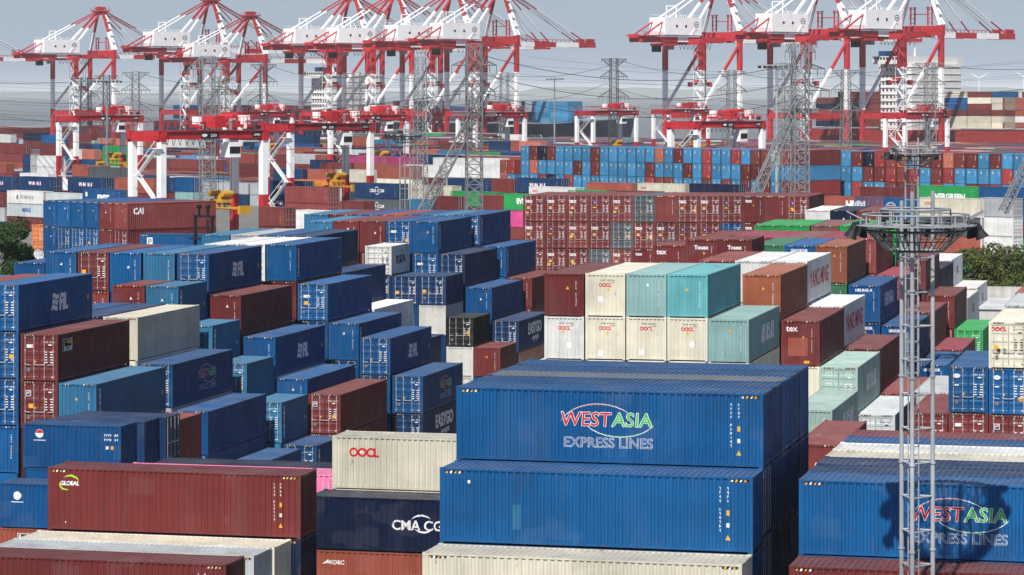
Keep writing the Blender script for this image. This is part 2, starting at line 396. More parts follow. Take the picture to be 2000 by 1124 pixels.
def end_marks(D, e, H, rnd, mat=None, lib_=None):
    w = mat or WHT
    if e == 'blank':
        D.code(.72, H * .80, 11, .105, w, True, rnd)
        if rnd.random() < .75: D.tri(rnd.uniform(-.1, .25), H * rnd.uniform(.62, .76), .2, .2, rnd.choice((YEL, YEL, WHT)))
    else:
        D.code(.30, H * .83, 9, .10, w, False, rnd); D.rect(.7, H * .77, .22, .07, w)
        for i in range(5):
            z = H * (.62 - .055 * i)
            D.rect(.42, z, rnd.uniform(.14, .24), .05, w); D.rect(.82, z, rnd.uniform(.16, .26), .055, w)
        k = rnd.random()
        if k < .6: D.rect(rnd.choice((-.55, -.75, .75)), H * rnd.uniform(.33, .5), .3, .26, YEL); D.tri(-.3, H * .44, .17, .16, YEL)
        else: D.tri(-.3, H * .42, .18, .17, YEL)
        D.rect(-.72, H * .24, .2, .24, GYL); D.rect(.85, H * .09, .14, .06, w)
def hazard(D, H, half, gold=True):
    for sx in (-1, 1):
        for i in range(4):
            cx = sx * (half - .28 - i * .17); h = .045; zz = H - (.165 if half > 2 else .075)
            D.poly([(cx - .06, zz - h), (cx + .02, zz - h), (cx + .06, zz + h), (cx - .02, zz + h)], YEL if i % 2 == 0 else WHT, 0 if half > 2 else 6)
            D.poly([(cx + .02, zz - h), (cx + .11, zz - h), (cx + .15, zz + h), (cx + .06, zz + h)], BKL, 0 if half > 2 else 6)
# big side prints; local x in metres from the middle, y from the base
def L_pil(D, H, x=.5):
    for k in range(3):
        y0 = H * .5 - .52 + k * .36
        top, bot = [], []
        for i in range(9):
            t = i / 8; xx = x - 1.25 + t * 1.05 + .16 * ((y0 - H * .5 + .5)); w = .07 * math.sin(t * 2 * math.pi)
            top.append((xx + .05, y0 + .29 + w)); bot.append((xx, y0 + w))
        D.it.append((bot + top, [(i, i + 1, 9 + i + 1, 9 + i) for i in range(8)], WHT, 0))
    D.text('PIL', x + .72, H * .5 - .52, 1.42, WHT, .045, .18, .78)
def L_west(D, H, x=0, k=1.0):
    z = H * .51
    for b, m_, la in ((.030, WHT, 0), (.004, None, 1)):
        D.text('WEST', x - .90 * k, z, .76 * k, m_ or RDL, b, .08, 1.02, la); D.text('ASIA', x + .95 * k, z, .76 * k, m_ or GRL, b, .08, 1.02, la)
    D.arc(x - .35 * k, z - .18 * k, 1.62 * k, 1.0 * k, 40, 160, .01, .05 * k, WHT); D.arc(x - .35 * k, z - .18 * k, 1.63 * k, 1.01 * k, 62, 142, .0, .022 * k, RDL, 2)
    D.arc(x + .45 * k, z + .42 * k, 1.5 * k, .80 * k, 205, 335, .01, .055 * k, WHT); D.arc(x + .45 * k, z + .43 * k, 1.51 * k, .81 * k, 230, 315, .0, .024 * k, GRL, 2)
    D.text('EXPRESS LINES', x, z - .84 * k, .56 * k, WHT, .012, 0, .98); D.text('EXPRESS LINES', x, z - .84 * k, .56 * k, PM('blue2'), -.0135, 0, .98, 1)
def L_words(D, H, t, x, z, size, mat, bold=.02, shear=0, sp=1): D.text(t, x, z, size, mat, bold, shear, sp)
def L_cma(D, H, x=0, k=1.0, z=None):
    z = H * .42 if z is None else z
    D.text('CMA CGM', x, z, .86 * k, WHT, .018, 0, 1.0)
    D.arc(x - .05 * k, z - .1, 1.1 * k, 1.0 * k, 58, 128, .005, .12 * k, WHT); D.arc(x + .05 * k, z + .75, 1.1 * k, 1.05 * k, 238, 308, .005, .12 * k, WHT)
def L_strip(D, H, L, x0=None):
    x = -L / 2 + .62
    D.rect(x, H * .5, .34, H * .76, WHT)
    for i, (z, h, m) in enumerate(((.80, .10, RDL), (.64, .06, BLL), (.50, .12, RDL), (.30, .10, RDL), (.19, .05, BLL))): D.rect(x - .03, H * z, .15, H * h, m, 1)
def L_code(D, H, L, rnd):
    D.code(L / 2 - 1.25, H * .84, 11, .12, WHT, True, rnd); D.code(L / 2 - .95, H * .84, 5, .12, WHT, True, rnd)
    D.rect(L / 2 - .95, H * .52, .12, .2, YEL); D.rect(L / 2 - .95, H * .36, .12, .16, WHT); D.tri(L / 2 - .95, H * .2, .2, .2, YEL)
def L_globe(D, H, x=0, z=.9, k=1.0, mat=None):
    mat = mat or WHT
    D.arc(x, z, .9 * k, .75 * k, 0, 180, .02, .09 * k, mat); D.arc(x, z, .45 * k, .75 * k, 0, 180, .02, .06 * k, mat); D.rect(x, z + .38 * k, 1.5 * k, .06, mat)
    D.text('COSCO', x, z - .5 * k, .62 * k, mat, .03)
def dress(kind, r, k, side, endz, rnd):
    """print for one container: kind names the marks, k its record"""
    H, L = k['H'], k['L']; S, En = Decal(), Decal()
    ty = k['ty']; hz = k['s'] > 13
    if hz and H > 2.8 and k['end']:
        if ty == 'E': hazard(En, H, W_ / 2)
        else: hazard(S, H, L / 2)
    if ty == 'E' and k['s'] < 14.5:
        En.rect(.78, H * .70, .05, H * .34, WHT); c_ = k['col']
        if c_ in ('sky', 'lblue'): En.rect(-.5, H * .76, .34, .42, plain('faded_sticker', (.62, .52, .34)))
        elif c_ in ('maroon', 'crim', 'red'): En.rect(.45, H * .16, .26, .3, YEL); En.rect(-.1, H * .78, .1, .1, WHT)
    elif ty == 'E': end_marks(En, k['end'], H, rnd, BKL if (k['col'] in ('white', 'cream', 'pgrey') and k['end'] == 'door') else WHT)
    if kind == 'pil': L_pil(S, H); S.rect(L / 2 - .7, H * .48, .16, .3, YEL)
    elif kind == 'west': L_west(S, H, .0 if ty == 'W' else .9); 
    elif kind == 'strip': L_strip(S, H, L); S.rect(L / 2 - .6, H * .45, .16, .24, WHT)
    elif kind == 'global':
        x = -L / 2 + 1.65; z = H * .70
        x = -L / 2 + 1.05; z = H * .72
        S.text('GLOBAL', x, z, .27, WHT, .03, .1, .88); S.arc(x, z + .08, .46, .32, 15, 130, .0, .09, LGR); S.arc(x, z + .10, .48, .30, 175, 270, .0, .085, LGR)
        S.rect(-L / 2 + .85, .38, .05, .06, WHT)
    elif kind == 'oocl': S.text('OOCL', -L / 2 + 1.6, H * .62, .58, RDL, .04, 0, .84); S.ell(-L / 2 + 1.44, H * .62 + .2, .07, .07, WHT, 1, 8)
    elif kind == 'ooclend': En.text('OOCL', -.02, H * .69, .30, RDL, .035, 0, .86); En.code(-.25, H * .84, 12, .10, BKL, False, rnd); En.code(.35, H * .79, 4, .09, BKL, False, rnd); En.rect(rnd.choice((.3, -.3)), H * rnd.uniform(.15, .5), .3, .35, plain('patch_white', (.78, .78, .78)))
    elif kind == 'oocldoor': En.text('OOCL', -.62, H * .80, .36, RDL, .045); En.rect(-.62, H * .38, .22, .26, BKL); En.rect(-.25, H * .38, .16, .24, GYL)
    elif kind == 'cma': L_cma(S, H, -.5 if k['s'] > 20 else .1, .76 if k['s'] > 20 else 1.0)
    elif kind == 'kobc': S.text('KOBC', -L / 2 + 1.35, H * .74, .27, WHT, .03); S.poly([(-L / 2 + .62, H * .74), (-L / 2 + .98, H * .76), (-L / 2 + .92, H * .83), (-L / 2 + .8, H * .79)], WHT); S.rect(L / 2 - 5.6, H * .6, .8, .12, WHT)
    elif kind == 'beacon' or kind == 'beaconE':
        x = -L / 2 + (1.6 if kind == 'beaconE' else 1.9); z = H * .74
        S.rect(x, z, 1.5, .74, WHT, 0); S.rect(x, z, 1.43, .67, BKL, 1); S.poly([(x - .4, z + .2), (x + .68, z - .02), (x + .68, z + .34)], YEL, 2); S.text('BEACON', x + .06, z - .33, .36, WHT, .02, 0, .9, 2); S.rect(x - .58, z, .1, .6, WHT, 2)
        if kind == 'beaconE': En.rect(-.62, H * .74, .42, .2, WHT, 0); En.poly([(-.6, H * .72), (-.42, H * .72), (-.42, H * .77)], YEL, 1)
    elif kind == 'florens': En.rect(-.72, H * .74, .34, .36, WHT); En.rect(-.72, H * .74, .28, .30, BLL, 1); En.poly([(-.84, H * .72), (-.6, H * .75), (-.6, H * .79), (-.82, H * .76)], YEL, 2)
    elif kind == 'florensS': S.rect(-L / 2 + .85, H * .6, .55, .7, WHT); S.rect(-L / 2 + .85, H * .6, .47, .6, BLL, 1); S.poly([(-L / 2 + .68, H * .55), (-L / 2 + 1.05, H * .62), (-L / 2 + 1.05, H * .7), (-L / 2 + .72, H * .64)], LGR, 2)
    elif kind == 'sun':
        S.ell(-L / 2 + 1.0, H * .78, .25, .25, WHT); S.poly([(-L / 2 + 1.0 + .23 * math.cos(a * math.pi / 10), H * .79 + .2 * math.sin(a * math.pi / 10)) for a in range(11)], RDL, 1); S.rect(-L / 2 + 1.0, H * .63, .75, .04, WHT)
        S.code(L / 2 - 1.0, H * .78, 7, .16, WHT, False, rnd); S.code(L / 2 - 1.0, H * .68, 7, .16, WHT, False, rnd); S.rect(L / 2 - .55, H * .5, .14, .2, YEL); S.rect(L / 2 - .85, H * .5, .14, .18, WHT)
    elif kind == 'disc': S.ell(-L / 2 + 1.15, H * .72, .24, .24, WHT); S.rect(-L / 2 + 1.15, H * .58, .75, .045, WHT)
    elif kind == 'easygo': S.text('EASYGO', .4, H * .48, 1.4, WHT, .04); S.text('voyages', .6, H * .26, .8, WHT, .015, .3)
    elif kind == 'cai': S.text('CAI', -L / 2 + 1.5, H * .60, .9, WHT, .05)
    elif kind == 'yang': S.text('YANG MING', .2, H * .34, 1.62, RDL, .02, 0, 1.0)
    elif kind == 'risun': S.text('RISUN', .1, H * .36, 1.05, BKL, .03); S.ell(.4, H * .78, .12, .12, GYL)
    elif kind == 'heung': En.text('HEUNG A', -.05, H * .83, .30, WHT, .03); S.text('HEUNG-A', .2, H * .38, 1.35, WHT, .04)
    elif kind == 'sino': En.text('SINOKOR', -.02, H * .82, .30, WHT, .035)
    elif kind == 'tex': En.text('tex', -.55, H * .76, .54, WHT, .02)
    elif kind == 'texp': En.text('tex', -.55, H * .76, .54, WHT, .02); En.rect(-.15, H * .42, 1.25, 1.15, PM('brick')); En.rect(.4, H * .09, .34, .16, YEL)
    elif kind == 'texd': En.text('tex', -.58, H * .72, .62, WHT, .02); En.rect(-.62, H * .56, .34, .12, YEL); En.rect(-.62, H * .51, .34, .07, WHT)
    elif kind == 'ads': En.rect(-.55, H * .74, .26, .26, BLL); En.tri(-.55, H * .74, .16, .14, WHT, 1); En.rect(-.62, H * .55, .34, .12, YEL)
    elif kind == 'touax': En.text('Touax', -.05, H * .74, .40, WHT, .04); 
    elif kind == 'chars':
        for x in (-.6, 1.2, 3.0):
            S.rect(x, H * .5, .5, 1.0, WHT); S.rect(x + .55, H * .5 + .2, .7, .18, WHT); S.rect(x + .55, H * .5 - .3, .62, .2, WHT); S.rect(x + .8, H * .5, .2, 1.1, WHT); S.rect(x - .4, H * .5 - .2, .16, .6, WHT)
            S.rect(x + .3, H * .5 + .5, .5, .12, WHT)
    elif kind == 'pildoor': En.rect(-.5, H * .66, .5, .2, WHT); En.text('PIL', -.45, H * .64, .16, RDL, .01, 0, 1, 1)
    elif kind == 'cosco': En.ell(-.72, H * .80, .22, .13, WHT); En.text('COSCO', -.72, H * .785, .1, BLL, .005, 0, 1, 1); En.rect(-.72, H * .6, .26, .07, WHT)
    elif kind == 'coscoS': L_globe(S, H, 1.2, 1.2, 1.15)
    elif kind == 'evergreen': S.text('EVERGREEN', .3, H * (.26 if k['pos'].x > 40 else .42), 1.25, WHT, .05)
    elif kind == 'kmtc': S.text('KMTC', .2, H * .33, 1.3, WHT, .07, .15); S.rect(-L / 2 + 1.2, H * .66, .6, .8, WHT)
    elif kind == 'inter': S.text('Interasia', .6, H * .40, 1.25, GYL, .01); S.ell(-2.6, H * .5, .35, .5, GYL)
    elif kind == 'wan':
        S.text('W N', -1.35, H * .42, .95, WHT, .05, 0, 1.2); S.text('A', -1.35, H * .42, .95, PINKL, .05); S.text('H I', 1.1, H * .42, .95, WHT, .05, 0, 1.2); S.text('A', 1.1, H * .42, .95, PINKL, .05)
    elif kind == 'kline': S.text('KAWASAKI KISEN', -1.6, H * .55, .62, RDL, .01)
    elif kind == 'one': S.text('ONE', .3, H * .35, 1.5, WHT, .07)
    elif kind == 'hmm': S.text('HMM', .6, H * .35, 1.7, WHT, .08)
    elif kind == 'esl': S.text('ESL', .3, H * .38, .95, WHT, .05); S.ell(-.9, H * .5, .3, .3, LGR)
    elif kind == 'ming': S.text('MING', .5, H * .38, 1.1, BLL, .05)
    elif kind == 'gold': S.text('G', -3.0, H * .36, 1.7, WHT, .05); S.text('GOLD', -.6, H * .38, .8, WHT, .04)
    elif kind == 'msc': S.text('MSC', .8, H * .42, 1.1, GYL, .01)
    elif kind == 'psign': S.rect(-L / 2 + 1.1, H * .72, .62, .85, WHT); S.text('P', -L / 2 + 1.1, H * .62, .85, GYL, .02, 0, 1, 1)
    elif kind == 'patch': S.rect(-L / 2 + 3.05, H * .37, .33, .95, PM('lblue')); S.rect(-L / 2 + 1.15, H * .82, .1, .12, WHT)
    if kind not in ('global', 'sun', 'disc', 'west') and k['ty'] == 'W' and k['s'] > 8 or kind in ('global',) or (kind == 'west' and ty == 'W'): L_code(S, H, L, rnd)
    if kind in ('west',) and ty == 'E': S.rect(L / 2 - .5, H * .5, .1, .15, YEL)
    d = lib(L, H); x, y = L / 2, W_ / 2
    near = k['s'] > 20
    S.lay_on('side_lettering', side, (0, -y + .012, 0), (1, 0, 0), (0, 0, 1), d['side_x'] if near or k['s'] > 9.0 else None, d['side_p'] if near or k['s'] > 9.0 else None)
    if ty == 'E':
        if k['end'] == 'blank': En.lay_on('end_lettering', endz, (-x + .02, 0, 0), (0, -1, 0), (0, 0, 1), d['end_x'] if near else None, d['end_p'] if near else None)
        else: En.lay_on('end_lettering', endz, (-x + .03, 0, 0), (0, -1, 0), (0, 0, 1))
def make_container(k):
    rnd = random.Random(hash((round(k['pos'].x, 2), round(k['pos'].y, 2), round(k['pos'].z, 2))) & 0xffff)
    L, H = k['L'], k['H']; d = lib(L, H); p = PM(k['col'])
    full = k['s'] > 14.5
    if full:
        r = root('shipping_container', k['pos'], k['rz'], k['label'], 'container', k['group'])
        fr = link('frame', d['frame'], r); slots(fr, PM(k['col'], True), PM(k['col'], True))
        s1 = link('side_panel', d['side_panel'], r); slots(s1, p)
        s2 = link('side_panel', d['side_panel'], r, (0, 0, 0), math.pi); slots(s2, p)
        rf = link('roof_panel', d['roof_panel'], r); slots(rf, PM(k['roof']) if k['roof'] else p)
        fl = link('floor', d['floor'], r); slots(fl, CASTM)
        vis = 'A' if k['ty'] == 'E' else 'B'
        da = (k['end'] == 'door') == (vis == 'A')          # door on the -x end
        rzd, rze = (0, math.pi) if da else (math.pi, 0)
        e1 = link('end_panel', d['end_panel'], r, (0, 0, 0), rze); slots(e1, p)
        for nm, bs in (('doorL', d['bars'][:2]), ('doorR', d['bars'][2:])):
            dd = link('door', d[nm], r, (0, 0, 0), rzd); slots(dd, p)
            for b in bs: bb = link('locking_bar', b, dd); slots(bb, BAR)
        dress(k['mark'], r, k, s1, r, rnd)
    else:
        end = k['end'] if k['ty'] == 'E' else ('blank' if k['end'] == 'door' else 'door')
        o = link('shipping_container', merged(L, H, end), None, k['pos'], k['rz']); slots(o, p, p, BAR)
        tag(o, k['label'], 'container', k['group'])
        dress(k['mark'], o, k, o, o, rnd)

# ---- stacks: a stack is given by the pixel column of its front top corner, its plane and its pieces from the top down
PAL = ['maroon', 'maroon', 'red', 'red', 'blue', 'dblue', 'brick', 'navy', 'lblue', 'cream', 'grey', 'green']
FILL = []
BLK = {}
def stack(block, psi, k, u, v, items, L=L40, ty='E', side='R', H=HQ, dz=0, group=None, gname=None):
    d = on_plane(psi, k, u); a, b = ax(psi)
    X = (u - U0) / F * d; z = HCAM - (v - V0) * d / F; P0 = Vector((X, d, 0)); s = F / d
    if ty == 'E': c = P0 + a * (L / 2) + (-b if side == 'R' else b) * (W_ / 2); rz = math.pi / 2 - psi
    else: c = P0 + a * (W_ / 2) + (-b if side == 'R' else b) * (L / 2); rz = -psi
    BLK.setdefault(block, [])
    st = dict(u=u, n=len(items), k=k); BLK[block].append(st); z0 = z
    # snap the ground-most piece so that the stack stands on whole tiers
    hs = [(it[3] if len(it) > 3 and it[3] else H) for it in items]; zb = z - sum(hs)
    nf = max(0, round(zb / 2.7))
    if nf == 0 and zb != 0:
        z -= zb
        if z0 < sum(hs): pass
    for t, it in enumerate(items):
        col, end, mark = it[0], it[1], (it[2] if len(it) > 2 else None)
        h = hs[t]; z -= h
        want(roof=(it[4] if len(it) > 4 else None), pos=Vector((c.x, c.y, z)), rz=rz, L=L, H=h, col=col, end=end, mark=mark, ty=ty, s=s, block=block, st=st, tier=t, group=group or block)
    zb = z
    for i in range(nf): FILL.append((Vector((c.x, c.y, zb * i / nf)), rz, L, zb / nf, items[-1][0] if (s > 30 or s > 14 and random.random() < .7) else random.choice(PAL), s))
    return c, z0

# ================================================================== ground and water
q_, p_ = ax(PS)
def qp(k, l, z=0): v = q_ * k + p_ * l; return Vector((v.x, v.y, z))
GROUND = paint('yard_concrete', (.20, .195, .185, 1), rust=0, dust=0, rough=.8, var=.35)
def water_mat():
    m = bpy.data.materials.new('estuary_water'); m.use_nodes = True; nt = m.node_tree; bs = nt.nodes['Principled BSDF']
    bs.inputs['Base Color'].default_value = (.20, .195, .18, 1); bs.inputs['Roughness'].default_value = .35
    g = nd(nt, 'ShaderNodeNewGeometry'); n = nd(nt, 'ShaderNodeTexNoise'); mp = nd(nt, 'ShaderNodeMapping'); mp.inputs['Scale'].default_value = (.06, .02, .05)
    nt.links.new(g.outputs['Position'], mp.inputs[0]); nt.links.new(mp.outputs[0], n.inputs['Vector']); n.inputs['Detail'].default_value = 8; n.inputs['Scale'].default_value = 1
    bp = nd(nt, 'ShaderNodeBump'); bp.inputs['Strength'].default_value = .5; bp.inputs['Distance'].default_value = 2; nt.links.new(n.outputs['Fac'], bp.inputs['Height']); nt.links.new(bp.outputs[0], bs.inputs['Normal'])
    return m
QE = 1046.0                                            # quay edge
m = MB(); vs = [qp(-400, -3200), qp(-400, 2200), qp(QE, 2200), qp(QE, -3200)]
m.add([(*v.xy, 0) for v in vs] + [(*v.xy, -3.6) for v in vs], [(0, 3, 2, 1), (3, 2, 6, 7)][:1] + [(2, 3, 7, 6)])
struct(m.build('ground', [GROUND]))
m = MB(); m.add([(-60000, -300, -3.4), (60000, -300, -3.4), (60000, 90000, -3.4), (-60000, 90000, -3.4)], [(0, 1, 2, 3)])
struct(m.build('sea', [water_mat()]))
FAR = plain('far_shore', (.10, .13, .12), .9)
m = MB(); rr = random.Random(3)
n = 120; top = []
for i in range(n + 1):
    x = -9000 + i * 150; top.append((x, 21000, 14 + 26 * abs(math.sin(i * .37)) * rr.uniform(.5, 1) + (30 if i > 60 else 0)))
m.add([(x, y, -3.4) for x, y, z in top] + top + [(x, y + 3000, -3.4) for x, y, z in top], [(i, i + 1, n + 2 + i, n + 1 + i) for i in range(n)] + [(n + 1 + i, n + 2 + i, 2 * n + 3 + i, 2 * n + 2 + i) for i in range(n)])
struct(m.build('far_shore', [FAR]))

# ================================================================== near yard, left block (ends towards the camera)
def row(block, k, lst, L=L40, H=HQ, psi=TH, group='containers of the near left block'):
    for u, v, items in lst: stack(block, psi, k, u, v, items, L, 'E', 'R', H, group=group)
bl, dr = 'blank', 'door'
row('nearest row of left block', 171.5, [
    (-113, 560, [('lblue', bl)]), (-38, 558, [('red', bl)]),
    (36, 556.4, [('blue2', dr, 'pil'), ('blue2', dr), ('blue', dr), ('blue2', bl)]),
    (112.9, 653.6, [('maroon', dr, 'beaconE'), ('maroon', dr, 'florens')]),
    (188, 750.5, [('lblue', bl, 'strip')]),
    (262, 847, [('red', bl)])])
row('second row of left block', 187.0, [
    (128, 616, [('blue', bl)]), (198, 617.5, [('dblue', bl)]), (268.8, 620.1, [('cream', bl)]),
    (337, 712, [('blue', dr, 'west')]), (406, 804, [('blue', bl)]), (478, 891, [('blue', bl, 'west')])])
row('row of short containers in left block', 201.0, [
    (282.4, 557.8, [('maroon', bl)]), (348.2, 559.3, [('lblue', bl, 'strip')]), (414.5, 636, [('lblue', bl, 'strip')]),
    (482, 710, [('lblue', dr)]), (550, 786, [('lblue', dr, 'strip')]), (618.5, 863.5, [('blue', dr, 'strip')])], L20)
row('third row of left block', 207.8, [
    (87, 513, [('blue', bl, 'psign')]), (149, 491.7, [('blue2', bl)]), (212.5, 493, [('maroon', dr), ('red', bl)]), (275.5, 494.3, [('blue2', bl)]), (341, 495, [('lblue', bl)]),
    (407.5, 496, [('blue2', dr, 'pil'), ('blue', bl)]), (470.5, 577, [('maroon', bl)]), (537.5, 659, [('blue', bl, 'pil')]),
    (600.0, 740.5, [('blue2', bl)]), (665, 743, [('maroon', dr, 'florens'), ('maroon', dr, 'florens')])])
row('fourth row of left block', 222.6, [
    (457, 477, [('white', bl)]), (517.5, 477.5, [('white', dr)]), (578.5, 478, [('blue2', bl, 'strip'), ('maroon', bl)]),
    (640, 555, [('blue2', dr, 'pildoor'), ('blue', dr)]), (700.5, 632, [('blue2', bl, 'strip'), ('blue', dr)]),
    (762, 709.5, [('blue', dr, 'pil'), ('blue', dr, 'west'), ('blue', dr)]), (826, 752, [('blue', dr, 'west'), ('dblue', dr, 'easygo')])])
row('fifth row of left block', 240.0, [
    (448, 458.5, [('lblue', bl)]), (504.5, 459, [('grey', bl)]), (561, 460, [('blue', bl)]), (618, 460.8, [('dblue', bl)]), (674.5, 532, [('dblue', bl)]),
    (731, 604, [('white', bl)]), (787.5, 676, [('dblue', dr)])])
row('short stacks in the middle of left block', 256.0, [
    (764.5, 481, [('white', dr, 'risun', ST), ('dblue', dr, None, ST)]), (817.5, 540, [('dblue', dr, None, ST), ('blue', bl, None, ST)]),
    (870.5, 540, [('dblue', dr, None, ST), ('offw', bl, None, ST), ('dblue', bl, None, ST)]),
    (924.0, 599.5, [('black', dr, None, ST), ('offw', bl, None, ST), ('offw', dr, None, ST)]),
    (977, 660, [('maroon', bl, None, ST), ('blue', bl, None, ST)])], L20)
row('sixth row of left block', 263.0, [
    (649.5, 432.5, [('lblue', bl)]), (701, 432, [('maroon', bl)]), (752.7, 431.8, [('maroon', bl)]), (804.3, 432, [('blue', dr, 'pildoor')]),
    (856, 433, [('blue2', bl, 'strip'), ('blue', dr, 'pildoor')]), (908, 497, [('dblue', dr)]), (960.5, 562, [('blue', bl)]),
    (1013, 627.5, [('dblue', dr, 'easygo')]), (1066, 703, [('pgreen', bl)])])
row('rearmost row of left block', 276.2, [
    (641, 418.7, [('lblue', bl)]), (690.5, 419.2, [('maroon', bl)]), (740, 419.5, [('blue', bl)]), (789.5, 419.7, [('red', bl)]), (839, 420, [('blue', bl)]),
    (888.5, 420, [('lblue', bl)]), (938, 420, [('blue', dr, 'strip')]), (989, 481.5, [('blue2', bl, 'strip')]), (1039, 543, [('maroon', bl)])])
# ---- near yard, centre and right
G2 = 'containers of the near right block'
row('front wall of pale containers', 176.0, [
    (1140.5, 534.8, [('maroon', bl, None, ST), ('offw', bl, 'ooclend', ST)]), (1221, 535, [('cream', bl, 'ooclend', ST), ('cream', bl, 'ooclend', ST)]),
    (1301.5, 535.5, [('lteal', bl, None, ST), ('cream', bl, 'ooclend', ST)]), (1382, 536.4, [('teal', bl, None, ST), ('cream', bl, 'ooclend', ST)]),
    (1462.5, 624.5, [('lteal', bl, 'chars', ST), ('cream', bl, None, ST)]), (1625.5, 802, [('pgreen', bl, 'chars', ST)])], group=G2)
row('row behind the pale containers', 188.6, [
    (1524.5, 536.7, [('rust', bl)]), (1600.5, 627, [('maroon', bl, 'texp'), ('cream', bl)]), (1675, 718.3, [('pgreen', dr, 'chars')]), (1748, 811, [('pgrey', dr)]),
    (1850.5, 807.7, [('maroon', dr)]), (1929.5, 717.5, [('blue2', dr, 'cosco'), ('maroon', dr, 'beaconE')]), (2008.5, 630, [('cream', dr, 'oocldoor'), ('blue2', dr, 'cosco'), ('maroon', dr, 'florens')])], group=G2)
row('row of white containers with red lettering', 201.4, [
    (1434, 509, [('red', bl)]), (1505, 510, [('white', bl)]), (1576.5, 511, [('white', bl, 'yang')]), (1646.5, 598.7, [('white', bl, 'yang')]), (1718, 681.5, [('maroon', bl)]), (1790, 769, [('red', bl)]),
    (1855, 767, [('grey', bl)]), (2034, 597, [('pgrey', bl)])], group=G2)
row('row of square lettered red boxes', 217.0, [
    (1337.7, 479, [('maroon', bl, 'tex')]), (1402.7, 467.6, [('maroon', bl, 'touax')]), (1468, 467.8, [('maroon', bl, 'touax')])], L20, group=G2)
row('row with the rusty container', 231.0, [
    (1531, 478.5, [('dgreen', bl)]), (1592, 479.8, [('blue2', bl, 'sino')]), (1654, 481, [('rust', bl), ('dgreen', bl)]), (1719, 558, [('blue', bl, 'heung'), ('blue', bl, 'sino')]),
    (1784, 637, [('blue', bl, 'sino'), ('blue', bl)]), (1851, 713, [('blue2', bl, 'sino')]), (2046, 573, [('brick', bl)])], group=G2)
row('row of red roofs behind', 245.0, [
    (1420, 463, [('maroon', bl)]), (1478, 463.5, [('wine', bl)]), (1536, 464, [('wine', bl)]), (1594, 464.5, [('brown', bl)]), (1652, 465, [('wine', bl)]), (1711, 466, [('red', bl)]),
    (1765, 538, [('wine', bl)]), (1821.5, 610, [('red', bl)]), (1880, 683, [('wine', bl)])], group=G2)
row('row of green roofs', 259.0, [
    (1527, 440, [('green', bl)]), (1582, 440.3, [('green', bl)]), (1639, 440.7, [('brown', bl)]), (1695, 441, [('green', bl), ('green', bl)]), (1750, 442, [('green', bl), ('green', bl), ('red', bl)]),
    (1808, 508.7, [('maroon', bl)]), (1864, 577.5, [('maroon', bl)]), (1920, 645, [('green', dr)])], group=G2)
row('row ending at the pale roof', 276.0, [(1889, 583.6, [('white', bl, 'msc')]), (1838, 525, [('navy', bl)])], group=G2)
row('rear row of the right block', 291.0, [
    (1621, 411, [('white', bl)]), (1671, 411.5, [('navy', bl)]), (1722, 412, [('red', bl)]), (1858, 508, [('white', bl, 'msc')]), (1908, 563, [('white', bl, 'msc')])], group=G2)
# ---- the wall of lettered maroon doors
tx = [[('maroon', dr, 'texd'), ('maroon', dr, 'texd'), ('maroon', dr, 'texd')], [('maroon', dr, 'texd'), ('maroon', dr, 'ads'), ('maroon', dr, 'texd')],
      [('maroon', dr, 'texd'), ('red', dr, 'texd'), ('maroon', dr, 'texd')], [('maroon', dr, 'ads'), ('maroon', dr, 'texd'), ('dgrey', dr)], [('red', dr, 'texd'), ('dgrey', dr), ('red', dr, 'texd')],
      [('dgrey', dr), ('maroon', dr, 'texd'), ('maroon', bl, 'tex')], [('red', bl), ('maroon', dr, 'texd')], [('maroon', dr, 'texd'), ('maroon', dr, 'ads')], [('maroon', dr, 'texd'), ('maroon', dr, 'ads')],
      [('maroon', dr, 'ads'), ('blue', dr)], [('maroon', bl, 'tex'), ('maroon', bl, 'tex')], [('maroon', bl)], [('maroon', dr, 'ads')]]
for i, it in enumerate(tx):
    stack('wall of maroon doors', TH, 318.5, 1064 + 43.0 * i, 382 + .15 * i, it, group='wall of maroon container doors')
# ---- long sides towards the camera, near
GW = 'near containers lying broadside'
def broad(block, k, u, v, items, side='R', L=L40, H=HQ, psi=TH, group=GW): return stack(block, psi, k, u, v, items, L, 'W', side, H, group=group)
B1 = 'tall blue stack in front'
for i, (c1, c2) in enumerate((('blue2', 'blue'), ('blue', 'blue'), ('blue2', 'blue'), ('blue', 'dblue'), ('blue2', 'blue'))):
    k = 114.2 + 2.52 * i; a, b = ax(TH); z = HCAM - (768.9 - V0) * 115.2 / F
    Pc = Vector(((1490.4 - U0) / F * on_plane(TH, 114.2, 1490.4), on_plane(TH, 114.2, 1490.4), 0)) + a * 2.52 * i
    u = U0 + F * Pc.x / Pc.y; v = V0 + (HCAM - z) * F / Pc.y
    broad(B1, k, u, v, [(c1, bl, None, None, 'mgrey' if i == 2 else None), (c2, bl), ('dblue', bl), ('blue', bl)] if i else [('blue2', bl, 'west')])
    if i == 0:
        Pc2 = Pc - a * 2.52; u2 = U0 + F * Pc2.x / Pc2.y
        broad(B1, k - 2.52, u2, V0 + (HCAM - z + HQ) * F / Pc2.y, [('blue2', bl, 'patch'), ('blue', bl)])
        Pc3 = Pc - a * 5.04; u3 = U0 + F * Pc3.x / Pc3.y
        broad(B1, k - 5.04, u3, V0 + (HCAM - z + 2 * HQ) * F / Pc3.y, [('cream', bl), ('blue', bl)])
B2 = 'broadside stack behind the lattice mast'
